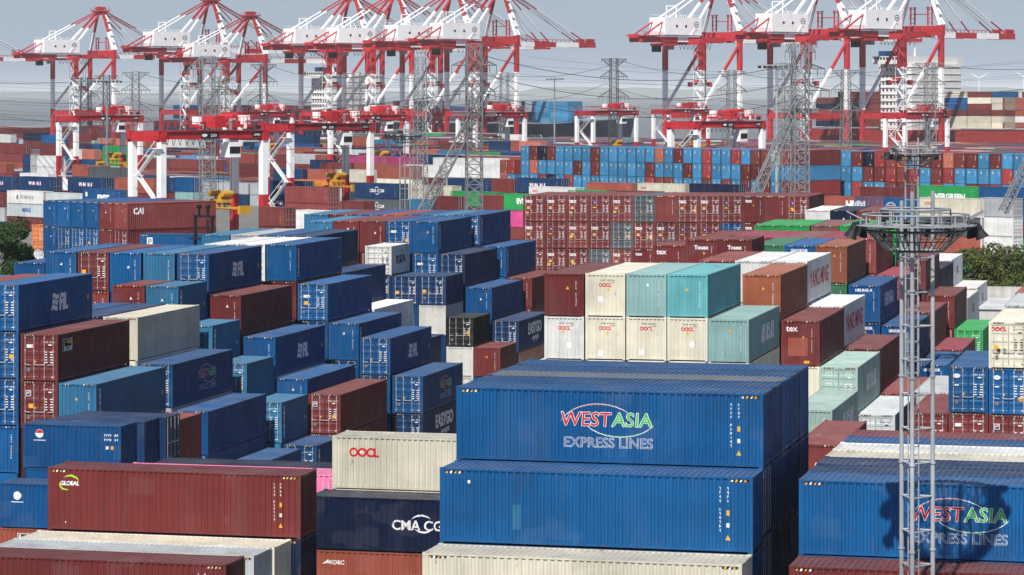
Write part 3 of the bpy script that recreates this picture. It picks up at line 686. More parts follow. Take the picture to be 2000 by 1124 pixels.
for i, c in enumerate(('blue2', 'grey', 'dblue', 'cream', 'white', 'blue2', 'red')):
    a, b = ax(TH); k0 = 113.4; d0 = on_plane(TH, k0, 1560.3); z = HCAM - (935.7 - V0) * d0 / F
    Pc = Vector(((1560.3 - U0) / F * d0, d0, 0)) + a * 2.5 * i; u = U0 + F * Pc.x / Pc.y
    broad(B2, k0 + 2.5 * i, u, V0 + (HCAM - z) * F / Pc.y, [(c if c != 'grey' else 'dblue', bl, 'west' if i == 0 else None)], 'L')
    if i == 0:
        Pc = Pc - a * 2.52; u = U0 + F * Pc.x / Pc.y; broad(B2, k0 - 2.52, u, V0 + (HCAM - z + HQ) * F / Pc.y, [('maroon', bl)], 'L')
B3 = 'maroon stack at lower left'
def rel(k0, u0, v0, dk, db, dz):
    """pixel and plane of a point shifted from a known corner along the yard's axes"""
    a, b = ax(TH); d0 = on_plane(TH, k0, u0); z = HCAM - (v0 - V0) * d0 / F + dz
    P = Vector(((u0 - U0) / F * d0, d0, 0)) + a * dk + b * db
    return k0 + dk, U0 + F * P.x / P.y, V0 + (HCAM - z) * F / P.y
g0 = (129.15, 93.6, 912.5)
broad(B3, *g0, [('maroon', bl, 'global'), ('navy', bl)], 'L')
pk = (143.6, 229, 914)
broad(B3, *pk, [('pink', bl)], 'L'); broad(B3, *rel(*pk, 2.55, 1.0, 0), [('navy', bl)], 'L')
broad(B3, *rel(*g0, -2.55, -.4, -HQ), [('cream', bl)], 'L'); broad(B3, *rel(*g0, -5.1, -.5, -HQ), [('pgrey', bl)], 'L'); broad(B3, *rel(*g0, -7.65, -.9, -HQ), [('maroon', bl, 'florensS')], 'L')
B4 = 'cream and navy stack beside the tall blue one'
c0 = (139.9, 649, 851)
broad(B4, *c0, [('cream', bl, 'oocl', ST)], 'L'); broad(B4, *rel(*c0, -2.55, -.35, -ST), [('navy', bl, 'cma', ST), ('brick', bl, 'kobc', ST)], 'L')
B5 = 'short broadside stack at left edge'
s0 = (163.4, 45.4, 827.2)
broad(B5, *s0, [('blue', bl, 'sun', ST)], 'L', L20); broad(B5, *rel(*s0, 2.53, .5, 0), [('dblue', bl, None, ST)], 'L', L20); broad(B5, *rel(*s0, 5.06, .9, 0), [('dblue', dr, None, ST)], 'L', L20)
broad(B5, *rel(*s0, -2.55, -.45, -ST), [('blue', bl, 'disc', ST), ('brick', bl, 'beacon', ST)], 'L', L20)
broad('long blue container with a letter sign', 296.0, 273, 457, [('blue2', bl, 'psign')], 'L')
stack('single red boxes beside the mast', TH, 163.0, 1640, 869, [('red', bl)], group=G2)

# ================================================================== quay-side yard
GQ = 'wall of blue and red container ends'
codes = dict(b='sky', m='maroon', n='navy', r='crim', k='blue', s='salmon', d='red', t='pgreen', l='lblue', R='brick')
w1 = ['bmnmbbbbmbbbbbbsbmbbrbbrbddtrm', 'bsbbbbmbmbbbbbmbbbmbrbbbmmmbbb', 'bbdnbrbbbbbbbbrddbbbdbdbmbmbmr']
xs0 = 1017.0; k0 = on_plane(0, 622, 1000) * (math.cos(PS) + math.sin(PS) * 17 / F)
a, b = ax(PS)
d0 = on_plane(PS, k0, xs0)
P0 = Vector(((xs0 - U0) / F * d0, d0, 0)); zt = HCAM - (284.8 - V0) * d0 / F
for i in range(30):
    P = P0 + b * (2.5 * i + W_); u = U0 + F * P.x / P.y
    stack('long wall of container ends', PS, k0, u, V0 + (HCAM - zt) * F / P.y, [(codes[w1[t][i]], bl) for t in range(3)], group=GQ)
stack('long wall of container ends', PS, k0 + .4, 1006, 313, [('crim', bl), ('sky', bl)], group=GQ); stack('long wall of container ends', PS, k0 + .6, 992, 313, [('brick', bl)], group=GQ)
w2 = ['kbmnrdsbmmsdmbmbbbrbbm', 'mbbmmrdrbmrbbbbrbbrbmb', 'mbrbbdmmbrbbmmrbbmbbmb']
PS2 = R(38); a2, b2 = ax(PS2)
k1 = 585 * (math.cos(PS2) + math.sin(PS2) * 620 / F); d1 = on_plane(PS2, k1, 1620)
P0 = Vector(((1620 - U0) / F * d1, d1, 0)); zt2 = HCAM - (296 - V0) * d1 / F
for i in range(19):
    P = P0 + b2 * (2.52 * i + W_); u = U0 + F * P.x / P.y
    stack('right wall of container ends', PS2, k1, u, V0 + (HCAM - zt2) * F / P.y, [(codes[w2[t][i]], bl) for t in range(3)], group=GQ)
GC = 'block with the lettered red container'
dc = 321.0; kc = dc * (math.cos(PS) + math.sin(PS) * (249.5 - U0) / F)
P0 = Vector(((249.5 - U0) / F * dc, dc, 0)); zc = HCAM - (398 - V0) * dc / F
for i, it in enumerate([[('redl', bl, 'cai'), ('maroon', dr)], [('maroon', bl), ('maroon', bl)], [('blue2', bl), ('blue2', dr)], [('blue2', bl), ('blue2', dr)], [('blue2', bl), ('blue2', dr)], [('blue', bl), ('blue', bl)]]):
    P = P0 - b * 2.55 * i; u = U0 + F * P.x / P.y
    stack('block with the long red side', PS, kc, u, V0 + (HCAM - zc) * F / P.y, it, group=GC)
stack('orange door at the left trees', PS, kc + 14, 86, 440, [('orange', dr), ('white', dr)], group=GC)
# rows lying along the quay: (plane, left pixel, top pixel, pieces from the top down, ...)
GM = 'containers in the rows along the quay'
def along(k, lst, L=L40):
    for e in lst:
        u, v, items = e[:3]; Lx = e[3] if len(e) > 3 else L
        stack('rows along the quay', PS, k, u, v, [(x if isinstance(x, tuple) else (x, dr)) for x in items], Lx, 'W', 'L', HQ, group=GM)
along(296, [(505, 404, ['red']), (578, 410, ['white'])], L20)
along(352, [(-60, 374.5, ['maroon', 'grey']), (13.5, 373.8, [('white', dr, 'inter', ST), ('pgrey', dr, 'ming', ST), 'maroon']), (90, 376, [('pgrey', dr, None, ST), 'maroon'])])
along(340, [(161, 369, [('blue', dr, 'kmtc'), 'blue'])])
along(371, [(-37, 344, [('dblue', dr, 'wan'), 'navy']), (35.5, 344.5, [('dblue', dr, 'wan'), 'navy']), (267, 345.5, [('dblue', dr, 'wan'), 'maroon']), (340, 346, ['blue2', 'lteal'], L20)])
along(357, [(132, 346, [('dblue', dr, 'wan'), 'dblue']), (224, 347, ['brick', 'maroon'])])
along(354, [(556, 364.5, ['redl', 'redl']), (668, 392, ['maroon', 'blue'], L20)])
along(378, [(514, 352, [('dblue', dr, 'wan'), ('dblue', dr, 'wan')]), (692.5, 357, [('dblue', dr, 'cma'), ('dgrey', dr, 'cma')])])
along(366, [(848, 383, ['maroon'], L20), (797, 389, ['lblue'], L20), (936, 381, ['red', 'maroon'], L20), (984, 378, [('green', dr, 'evergreen'), 'hotpink'])])
along(392, [(797, 361, [('cream', dr, 'oocl'), 'lblue']), (880, 373, ['green', 'maroon'])])
along(400, [(655, 366, ['pgrey'], L20), (1000, 410, ['hotpink'], L20)])
along(415, [(874, 348, ['dblue']), (1008, 347, [('dblue', dr, 'wan')]), (960, 349, ['maroon'], L20), (575, 351, ['orange']), (172, 326, [('dgrey', dr, 'cma')])])
along(404, [(1110, 371, ['green']), (1185, 371.5, ['red']), (1033, 364, [('white', dr, 'oocl')])])
along(424, [(1145, 356, ['brick']), (1245, 357.5, [('cream', dr, 'oocl')]), (1346, 358.5, ['navy'])])
along(373, [(1606, 383, [('brick', dr, 'hmm')]), (1668, 384, [('blue2', dr, 'coscoS'), 'blue']), (1796, 385.5, [('cream', dr, 'oocl'), 'dgrey', 'brick']), (1915, 386, ['grey', 'white', 'white'], L20)])
along(392, [(1678, 365, ['maroon']), (1790, 362, [('green', dr, 'evergreen'), 'green']), (1912, 364.5, ['blue2', 'blue2'])])
along(440, [(-30, 337, ['maroon']), (38, 338, ['white']), (140, 322, ['brick'])])
along(459, [(-40, 318, ['brick']), (44, 303, ['dblue', 'dblue'], L20), (59, 304, [('white', dr, 'kline'), 'white'])])
along(452, [(533, 329, [('dblue', dr, 'cma')]), (589, 330.5, ['brick', 'brick']), (655, 331, ['cream', 'maroon']), (736, 323, ['brick', 'cream'])])
along(470, [(787, 321.5, [('white', dr, 'kline')]), (870, 322, [('white', dr, 'kline')]), (944, 323, ['white'])])
along(500, [(845, 308, [('white', dr, 'yang')]), (912, 308.5, [('white', dr, 'yang')]), (624, 317, ['red']), (690, 318, ['brick']), (605, 312, ['dblue'], L20)])
along(520, [(680, 306, [('magenta', dr, 'one')]), (0, 281, [('maroon', dr, 'gold')]), (-60, 283, ['maroon']), (78, 290, ['maroon']), (112, 291, [('blue', dr, 'coscoS')], L20), (136, 291.5, ['cream'], L20), (160, 292, ['salmon'], L20), (200, 285, [('green', dr, 'evergreen'), ('green', dr, 'evergreen')])])
along(600, [(-20, 262, ['white']), (45, 259, ['navy']), (80, 263, [('blue2', dr, 'esl')]), (135, 261, ['maroon']), (140, 274, ['pgreen']), (150, 281, ['blue'])])
along(600, [(954, 276, ['dblue']), (997, 276, ['salmon']), (860, 278, ['maroon'])])
along(630, [(565, 262, [('dblue', dr, 'cma')]), (668, 267, ['brick']), (680, 284, ['lblue'])])

# ================================================================== turn the wanted containers into objects
MARKW = dict(pil='with white wave logo', west='with red and green lettering', strip='with striped white side board', beaconE='with black lighthouse sign', beacon='with black lighthouse sign',
             florens='with square blue and yellow logo', florensS='with square blue and yellow logo', cma='with white arc logo', kobc='with white bird logo', oocl='with red lettering', ooclend='with red lettering',
             oocldoor='with red lettering and doors', sun='with red and white disc', disc='with white disc', easygo='with white side lettering', cai='with big white letters', yang='with red side lettering',
             risun='with dark grey lettering', heung='with white lettering', sino='with white lettering', tex='with white letters', texp='with pale patch and white letters', texd='with white letters',
             ads='with small blue logo', touax='with white letters', chars='with large white characters', pildoor='with white door label', cosco='with oval door logo', coscoS='with white globe logo',
             evergreen='with white lettering', kmtc='with slanted white lettering', inter='with grey lettering', wan='with white and pink lettering', kline='with small red lettering', one='with large white letters',
             hmm='with large white letters', esl='with white letters', ming='with dark blue lettering', gold='with white emblem', msc='with grey lettering', psign='with white letter sign', patch='with light blue repair patch')
MARKW['global'] = 'with green swoosh logo'
for k in NODES: k['area'] = k['s'] ** 2 * (k['L'] * k['H'] if k['ty'] == 'W' else W_ * k['H'] + 3)
NODES.sort(key=lambda k: -k['area'])
def in_frame(k):
    u = U0 + F * k['pos'].x / k['pos'].y; v = V0 + (HCAM - k['pos'].z - k['H']) * F / k['pos'].y
    return -60 < u < 2060 and v < 1120
vis = [k for k in NODES if in_frame(k)]
single, mass = vis[:300], vis[300:] + [k for k in NODES if not in_frame(k)]
keep = set(id(k) for k in single)
for blk, sts in BLK.items():
    for i, st in enumerate(sorted(sts, key=lambda s: s['u'])): st['i'] = i + 1
seen = {}
for k in single:
    t = 'top' if k['tier'] == 0 else ORD[k['tier'] + 1] + ' down'
    mk = MARKW.get(k['mark'], 'with doors' if k['end'] == 'door' and k['ty'] == 'E' else '')
    n = len(BLK[k['block']])
    if n == 1: where = f"{t}, {k['block']}"
    else: where = f"{t} of {ordn(k['st']['i'])} stack from left, {k['block']}"
    lab = f"{CN[k['col']]} container {mk}, {where}".replace(' ,', ',')
    w = lab.split()
    if len(w) > 16: lab = f"{CN[k['col']]} container, {where}"
    if len(lab.split()) > 16: lab = lab.replace(' from left', '')
    if k['block'] == 'rows along the quay':
        u = round(U0 + F * k['pos'].x / k['pos'].y); lab = None
        k['_u'] = u
    k['label'] = lab
# the rows along the quay: named by look and by how near the row is
rq = [k for k in single if k['label'] is None]
ks = sorted(set(k['st']['k'] for k in rq))
for k in rq:
    t = 'top' if k['tier'] == 0 else ORD[k['tier'] + 1] + ' tier'
    same = sorted([j for j in rq if j['st']['k'] == k['st']['k'] and j['tier'] == k['tier']], key=lambda j: j['_u'])
    mk = MARKW.get(k['mark'], '')
    k['label'] = f"{CN[k['col']]} container {mk}, {t}, {ordn(same.index(k) + 1)} from left, {ordn(ks.index(k['st']['k']) + 1)} row towards quay".replace(' ,', ',')
    if len(k['label'].split()) > 16: k['label'] = f"{CN[k['col']]} container, {t}, {ordn(same.index(k) + 1)} from left, {ordn(ks.index(k['st']['k']) + 1)} row towards quay"
for k in single:
    while len(k['label'].split()) > 16: k['label'] = ' '.join(k['label'].split()[1:])
    make_container(k)

# ---- the rest: the far mass of stacks and the tiers hidden under those above
MV, MF, MC = [], [], []
def mass_box(pos, rz, L, H, col, detail, doors=True):
    c, s = math.cos(rz), math.sin(rz); cc = C[col]; rnd = random.uniform(.8, 1.2); cc = tuple(min(.9, x * rnd) for x in cc)
    def put(x0, x1, y0, y1, z0, z1, cl):
        o = len(MV)
        for z in (z0, z1):
            for x, y in ((x0, y0), (x1, y0), (x1, y1), (x0, y1)): MV.append((pos.x + x * c - y * s, pos.y + x * s + y * c, pos.z + z))
        for f in MB.BF: MF.append(tuple(i + o for i in f)); MC.append(cl)
    x, y = L / 2 - .03, W_ / 2 - .03
    if not detail: put(-x, x, -y, y, .05, H - .03, cc); return
    put(-x + .03, x - .03, -y + .03, y - .03, .06, H - .03, cc)
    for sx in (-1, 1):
        for sy in (-1, 1): put(*sorted((sx * x, sx * (x - .14))), *sorted((sy * y, sy * (y - .14))), 0, H - .03, tuple(q * .55 for q in cc))  # posts coloured darker to stand in for the shaded gaps between containers
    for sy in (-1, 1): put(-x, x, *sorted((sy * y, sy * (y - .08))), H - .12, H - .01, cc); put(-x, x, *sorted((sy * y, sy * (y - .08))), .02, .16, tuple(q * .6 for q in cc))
    if not doors:
        put(-x - .012, -x + .01, -.80, -.74, H * .52, H * .86, (.6, .6, .6))
        if col in ('sky', 'lblue'): put(-x - .012, -x + .01, .35, .68, H * .68, H * .82, (.55, .47, .32))
        else: put(-x - .012, -x + .01, -.6, -.36, H * .1, H * .2, (.70, .38, .04)); put(-x - .012, -x + .01, .02, .12, H * .76, H * .8, (.6, .6, .6))
        for i in range(9): put(-x - .004, -x + .03, -1.02 + i * .25, -.98 + i * .25, .15, H - .14, tuple(q * .62 for q in cc))  # darker strips put the shade of corrugations into the flat end's colour
    for e in (-1, 1):
        if doors and random.random() < .55:
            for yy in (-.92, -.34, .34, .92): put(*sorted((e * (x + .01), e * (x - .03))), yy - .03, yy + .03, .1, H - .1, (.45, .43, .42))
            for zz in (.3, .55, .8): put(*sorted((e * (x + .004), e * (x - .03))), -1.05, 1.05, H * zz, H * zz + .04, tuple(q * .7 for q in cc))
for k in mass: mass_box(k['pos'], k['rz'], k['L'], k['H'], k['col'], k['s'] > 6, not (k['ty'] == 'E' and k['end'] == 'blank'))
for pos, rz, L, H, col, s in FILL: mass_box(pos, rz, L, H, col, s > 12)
# background rows between the hand-placed ones and the quay
rb = random.Random(21)
PALF = ['maroon'] * 5 + ['red'] * 4 + ['brick'] * 4 + ['blue'] * 2 + ['dblue'] * 2 + ['navy', 'lblue', 'cream', 'white', 'green', 'grey', 'salmon', 'sky', 'magenta', 'dgrey']
kap = 470.0
while kap < 950:
    for r_ in range(6):
        kk = kap + r_ * 2.62
        l = -900.0 - rb.uniform(0, 8); run = rb.choice(PALF); hgt = 3
        while l < 480:
            P = qp(kk, l + 6); u = U0 + F * P.x / max(P.y, 1)
            if P.y > 200 and -60 < u < 2060 and not (kk > 690 and u < 430) and not (u > 1000 and kk < 640 and False):
                if rb.random() < .3: run = rb.choice(PALF)
                if rb.random() < .25: hgt = rb.choice((1, 2, 3, 3, 4, 4))
                s = F / P.y
                zlim = HCAM - (250 if u < 480 else 238) / s * 0
                n = hgt
                if 450 < u < 1000 and kk < 520: n = min(n, 2)
                if u < 450 and kk < 620: n = min(n, 2 if kk < 540 else 3)
                if u > 1000: n = min(n, 3 if kk > 640 else 4)
                for t in range(n):
                    if t < n - 3: continue
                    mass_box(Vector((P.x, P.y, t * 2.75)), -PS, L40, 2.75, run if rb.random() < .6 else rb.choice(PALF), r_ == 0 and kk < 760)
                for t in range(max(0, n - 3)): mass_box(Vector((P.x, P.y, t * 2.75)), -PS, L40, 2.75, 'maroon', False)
            l += 12.6 if rb.random() < .93 else 26
    kap += 25.5
me = bpy.data.meshes.new('container_rows'); me.from_pydata(MV, [], MF)
at = me.attributes.new('Col', 'FLOAT_COLOR', 'FACE'); buf = []
for c in MC: buf += [c[0], c[1], c[2], 1]
at.data.foreach_set('color', buf); me.update()
me.materials.append(paint('paint_mass', None, rust=.3, dust=.3, attr='Col'))
o = link('container_rows', me); struct(o, 'stuff'); o['label'] = 'far rows of stacked containers in mixed colours, and lower tiers'

# ================================================================== quay cranes
def stripes(m, p, q, w, h, cuts, mi0=0, tubeR=None):
    """beam in alternating paint: cuts are fractions where the colour changes"""
    p = Vector(p); q = Vector(q); t0 = 0; mi = mi0
    for t in list(cuts) + [1]:
        a, b = p.lerp(q, t0), p.lerp(q, t)
        if tubeR: m.tube(a, b, tubeR, 6, mi, cap=False)
        else: m.beam(a, b, w, h, mi)
        t0 = t; mi = 1 - mi
CM = [CR_RED, CR_PALE, CR_GREY, DARK]
def make_sts(label):
    """local x: landside to water, origin on the landside rail; y along the quay"""
    G, S_, ZB = 25.5, 21.5, 48.5; h = S_ / 2
    r = root('quay_crane', (0, 0, 0), 0, label, 'crane', 'quay cranes along the water')
    for x in (0, G):
        for sy in (-1, 1):
            m = MB(); top = ZB + (5 if x else 1.5)
            m.beam((x, sy * h, 0.8), (x, sy * h, 19.5), 1.6, 1.9, 0); m.beam((x, sy * h, 19.5), (x, sy * h, 36.5), 1.6, 1.9, 1); m.beam((x, sy * h, 36.5), (x, sy * h, top), 1.7, 2.1, 0)
            for i in range(4): m.tube((x - .5, sy * h - 2.2 + i * 1.4, .5), (x + .5, sy * h - 2.2 + i * 1.4, .5), .5, 8, 3)
            m.build('leg', CM, r)
        m = MB(); m.beam((x, -h, 17), (x, h, 17), 1.5, 2.4, 0); m.build('sill_beam', CM, r)
        m = MB(); m.beam((x, -h - 1.2, ZB + (2.8 if x else .2)), (x, h + 1.2, ZB + (2.8 if x else .2)), 2.2, 4.0 if x else 2.4, 0); m.build('portal_beam', CM, r)
    for sy in (-1, 1):
        m = MB(); m.beam((0, sy * h, 17), (G, sy * h, 17), 1.6, 2.6, 0); m.build('side_beam', CM, r)
        m = MB(); stripes(m, (G, sy * h, ZB - .5), (0, sy * h, 20), 1.05, 1.05, (.42,)); m.build('diagonal_brace', CM, r)
    for sy in (-1, 1):
        m = MB(); y = sy * 3.4
        m.beam((-31, y, ZB + 1.2), (-8, y, ZB + 1.2), 1.0, 2.2, 0); m.beam((-8, y, ZB + 1.2), (-1, y, ZB + 1.2), 1.0, 2.2, 1); m.beam((-1, y, ZB + 1.2), (G + 2, y, ZB + 1.2), 1.0, 2.2, 0); m.build('girder', CM, r)
        m = MB()
        for i, (x0, x1, c) in enumerate(((G + 2, G + 19, 1), (G + 19, G + 34, 0), (G + 34, G + 50, 1), (G + 50, G + 62, 0))): m.beam((x0, y, ZB + 1.2), (x1, y, ZB + 1.2), 1.3, 2.4, c)
        m.beam((G + 56, y, ZB + 3.3), (G + 61, y, ZB + 3.3), 1.2, 1.8, 0)
        for i in range(20): m.beam((G + 4 + 3 * i, y + sy * .9, ZB + 2.4), (G + 4 + 3 * i, y + sy * .9, ZB + 3.7), .12, .12, 0)
        m.beam((G + 2, y + sy * .9, ZB + 3.6), (G + 62, y + sy * .9, ZB + 3.6), .12, .12, 0)
        m.build('boom_girder', CM, r)
    m = MB()
    for x in (-30.5, -24, -16, -8, 6, 16): m.beam((x, -3.4, ZB + .6), (x, 3.4, ZB + .6), 1.2, 1.6, 0)
    m.box(-32, -20, -5, 5, ZB + 2.4, ZB + 2.8, 0); m.box(-33, -31.5, -2.5, 2.5, ZB + 1.6, ZB + 3.2, 0); m.build('backreach_platform', CM, r)
    m = MB()
    for i in range(16):
        x = -31.8 + i * .9
        m.beam((x, -5, ZB + 3), (x, -5, ZB + 4.3), .1, .1, 0)
    m.beam((-32, -5, ZB + 4.2), (-18, -5, ZB + 4.2), .12, .12, 0); m.beam((-32, -5, ZB + 3.6), (-18, -5, ZB + 3.6), .1, .1, 0); m.build('handrail', CM, r)
    m = MB(); m.box(-17, 7, -4.6, 4.6, ZB + 3.2, ZB + 10.6, 1); m.box(-17.3, 7.3, -4.9, 4.9, ZB + 2.8, ZB + 3.2, 2)
    hs = m.build('machinery_house', CM, r)
    m = MB()
    for i in range(19):
        m.beam((-16.8 + i * 1.32, -4.5, ZB + 10.6), (-16.8 + i * 1.32, -4.5, ZB + 11.8), .1, .1, 1)
    m.beam((-17, -4.5, ZB + 11.75), (7, -4.5, ZB + 11.75), .12, .12, 1); m.beam((-17, 4.5, ZB + 11.75), (7, 4.5, ZB + 11.75), .12, .12, 1); m.build('roof_railing', CM, hs)
    for x in (-10, -4): m = MB(); m.box(x, x + 1.1, -4.72, -4.6, ZB + 6.4, ZB + 7.4, 3); m.build('house_window', CM, hs)
    D = Decal(); D.arc(0, ZB + 7.6, 1.25, .95, 0, 360, .35, .35, BKL); D.text('OPG', 0, ZB + 7.25, .95, BKL, .04); D.code(-1.2, ZB + 5.2, 5, .75, BKL, False, random.Random(4))
    D.lay_on('house_logo', hs, (7.02, 0, 0), (0, 1, 0), (0, 0, 1))
    D = Decal(); D.arc(0, ZB + 7.6, 1.25, .95, 0, 360, .35, .35, BKL); D.text('OPG', 0, ZB + 7.25, .95, BKL, .04); D.code(-1.2, ZB + 5.2, 5, .75, BKL, False, random.Random(4))
    D.lay_on('house_logo', hs, (3.4, -4.62, 0), (1, 0, 0), (0, 0, 1))
    AZ = 76.5; AX = G - 1
    for sy in (-1, 1):
        m = MB(); stripes(m, (AX, sy * 1.6, AZ), (G, sy * h * .96, ZB + 5), 1.15, 1.15, (.55,)); m.build('apex_leg', CM, r)
        m = MB(); stripes(m, (AX, sy * 1.4, AZ), (0, sy * 4.5, ZB + 3), 1.0, 1.0, (.42,)); m.build('apex_back_leg', CM, r)
        m = MB(); stripes(m, (AX - 1, sy * 1.6, AZ), (-29, sy * 3.4, ZB + 2.8), 0, 0, (.34, .72), tubeR=.36); m.build('backstay', CM, r)
        for xe, z0 in ((G + 29, -1.0), (G + 55, 0)):
            m = MB(); stripes(m, (AX + 1, sy * 1.7, AZ + z0), (xe, sy * 3.4, ZB + 2.8), 0, 0, (.40, .82), tubeR=.32); m.build('forestay', CM, r)
    for xe in (G + 56, G + 52, G + 20, G + 14):
        m = MB(); m.tube((AX + 1, .3, AZ + .6), (xe, .5, ZB + 2.4), .14, 4, 2); m.build('hoist_rope', CM, r)
    m = MB(); m.box(AX - 4.5, AX + 4.5, -3, 3, AZ - .6, AZ + .2, 0); m.box(AX - 3, AX + 3, -2, 2, AZ - 2.2, AZ - .6, 0)
    for i in range(7):
        for yy in (-3, 3): m.beam((AX - 4.5 + i * 1.5, yy, AZ + .2), (AX - 4.5 + i * 1.5, yy, AZ + 1.6), .14, .14, 0)
    for yy in (-3, 3): m.beam((AX - 4.5, yy, AZ + 1.5), (AX + 4.5, yy, AZ + 1.5), .14, .14, 0)
    for x in (-2, 0, 2): m.tube((AX + x, -1, AZ + 1.4), (AX + x, 1, AZ + 1.4), 1.0, 10, 0)
    m.build('apex_platform', CM, r)
    m = MB(); m.tube((-8, -2.9, ZB + 10.6), (-8, -2.9, ZB + 15.6), .22, 4, 1); m.tube((-8, 2.9, ZB + 10.6), (-8, 2.9, ZB + 15.6), .22, 4, 1); m.tube((-8, -2.9, ZB + 15.6), (-8, 2.9, ZB + 15.6), .18, 4, 1); m.tube((-4, -2.6, ZB + 10.6), (-8, -2.9, ZB + 15.6), .16, 4, 1); m.tube((-4, 2.6, ZB + 10.6), (-8, 2.9, ZB + 15.6), .16, 4, 1); m.build('stay_post', CM, r)
    m = MB()                                                     # stair tower on the landside leg
    for i in range(11):
        z = 3 + i * 4.2; s1 = 1 if i % 2 else -1
        m.beam((-2.2, -h - 1.6 * s1, z), (-2.2, -h + 1.6 * s1, z + 4.0), .9, .25, 0 if z > 36 else 1); m.box(-2.9, -1.3, -h - 2.1, -h + 2.1, z - .1, z + .08, 0 if z > 36 else 1)
        m.beam((-2.9, -h - 2.1, z), (-2.9, -h - 2.1, z + 4.2), .14, .14, 0 if z > 36 else 1); m.beam((-2.9, -h + 2.1, z), (-2.9, -h + 2.1, z + 4.2), .14, .14, 0 if z > 36 else 1)
    m.build('stair_tower', CM, r)
    m = MB()                                                     # zig-zag ladder up the apex leg
    for i in range(5):
        z = ZB + 5.5 + i * 4; f = (z - ZB - 5) / (AZ - ZB - 5); x = G - f; y = -h * .96 * (1 - f) - 1.6 * f
        m.beam((x + 1.3, y - 1.4, z), (x + 1.3, y + 1.6, z + 4), .8, .4, 1); m.box(x, x + 2, y - 1.8, y + 1.8, z - .1, z + .15, 1)
    m.build('apex_ladder', CM, r)
    m = MB(); TX = -13
    m.box(TX - 4, TX + 4, -4.2, 4.2, ZB - 1.6, ZB - .5, 0); m.box(TX - 3.4, TX - .4, 1.0, 4.0, ZB - 4.2, ZB - 1.6, 3); m.box(TX + 1, TX + 3.6, -3, 0, ZB - 3.2, ZB - 1.6, 2)
    for i in range(9): m.tube((TX + 6 + i * 2.4, -3.6, ZB - .3), (TX + 7.2 + i * 2.4, -3.6, ZB - 3.2), .13, 4, 3); m.tube((TX + 7.2 + i * 2.4, -3.6, ZB - 3.2), (TX + 8.4 + i * 2.4, -3.6, ZB - .3), .13, 4, 3)
    m.build('trolley', CM, r)
    m = MB(); SX = 11
    for xx in (-2.4, 2.4):
        for yy in (-1, 1): m.tube((SX + xx, yy, ZB), (SX + xx, yy, 32.5), .10, 4, 3)
    m.box(SX - 3.2, SX + 3.2, -1.2, 1.2, 31.4, 32.6, 0); m.box(SX - 1.2, SX + 1.2, -6, 6, 30.2, 31.2, 0); m.box(SX - 1.3, SX + 1.3, -6.1, -5.4, 29.4, 31.4, 0); m.box(SX - 1.3, SX + 1.3, 5.4, 6.1, 29.4, 31.4, 0)
    m.build('spreader', CM, r)
    m = MB(); 
    for yy in (-6, 3):
        m.beam((G, yy, ZB + 5), (G, yy, ZB + 12.5), .5, .5, 0); m.beam((G, yy + 2.2, ZB + 5), (G, yy + 2.2, ZB + 12.5), .5, .5, 0)
        for i in range(4): m.beam((G, yy, ZB + 6 + i * 1.8), (G, yy + 2.2, ZB + 6 + i * 1.8), .25, .25, 0)
        m.box(G - .8, G + .8, yy - .5, yy + 2.7, ZB + 12, ZB + 12.3, 0)
    m.beam((G, -4, ZB + 9.5), (G, 3, ZB + 9.5), .4, .4, 0); m.build('hoist_frame', CM, r)
    return r
KQ = 1012.0
def sts_place(o, uf, zs=1.0):
    d = on_plane(PS, KQ, uf); P = Vector(((uf - U0) / F * d, d, 0)) - q_ * 25.5
    o.location = (P.x, P.y, 0); o.rotation_euler = (0, 0, math.pi / 2 - PS); o.scale = (1, 1, zs)
STS = [(-95, .95, 'red and white quay crane cut by the left edge, only its boom showing'), (199, .95, 'leftmost complete red and white quay crane with white machine house'), (414, 1.0, 'tall quay crane with its top cut off, second complete one from left'),
       (492, .885, 'low quay crane with its whole top in view, right of the tall one'), (690, 1.0, 'quay crane left of the close pair over the ship bridge'), (775, 1.0, 'second quay crane of the close pair over the ship bridge'),
       (890, 1.01, 'quay crane behind the nearest centre lattice tower'), (978, 1.02, 'quay crane whose long boom ends in the clear sky at centre'), (1409, 1.02, 'leftmost of the three quay cranes at right'), (1616, 1.03, 'middle one of the three quay cranes at right'),
       (1798, 1.04, 'rightmost quay crane, its boom reaching to the right edge')]
crane0 = make_sts(STS[1][2])
for i, (uf, zs, lb) in enumerate(STS):
    o = crane0 if i == 1 else copy_tree(crane0)
    o['label'] = lb; sts_place(o, uf, zs)

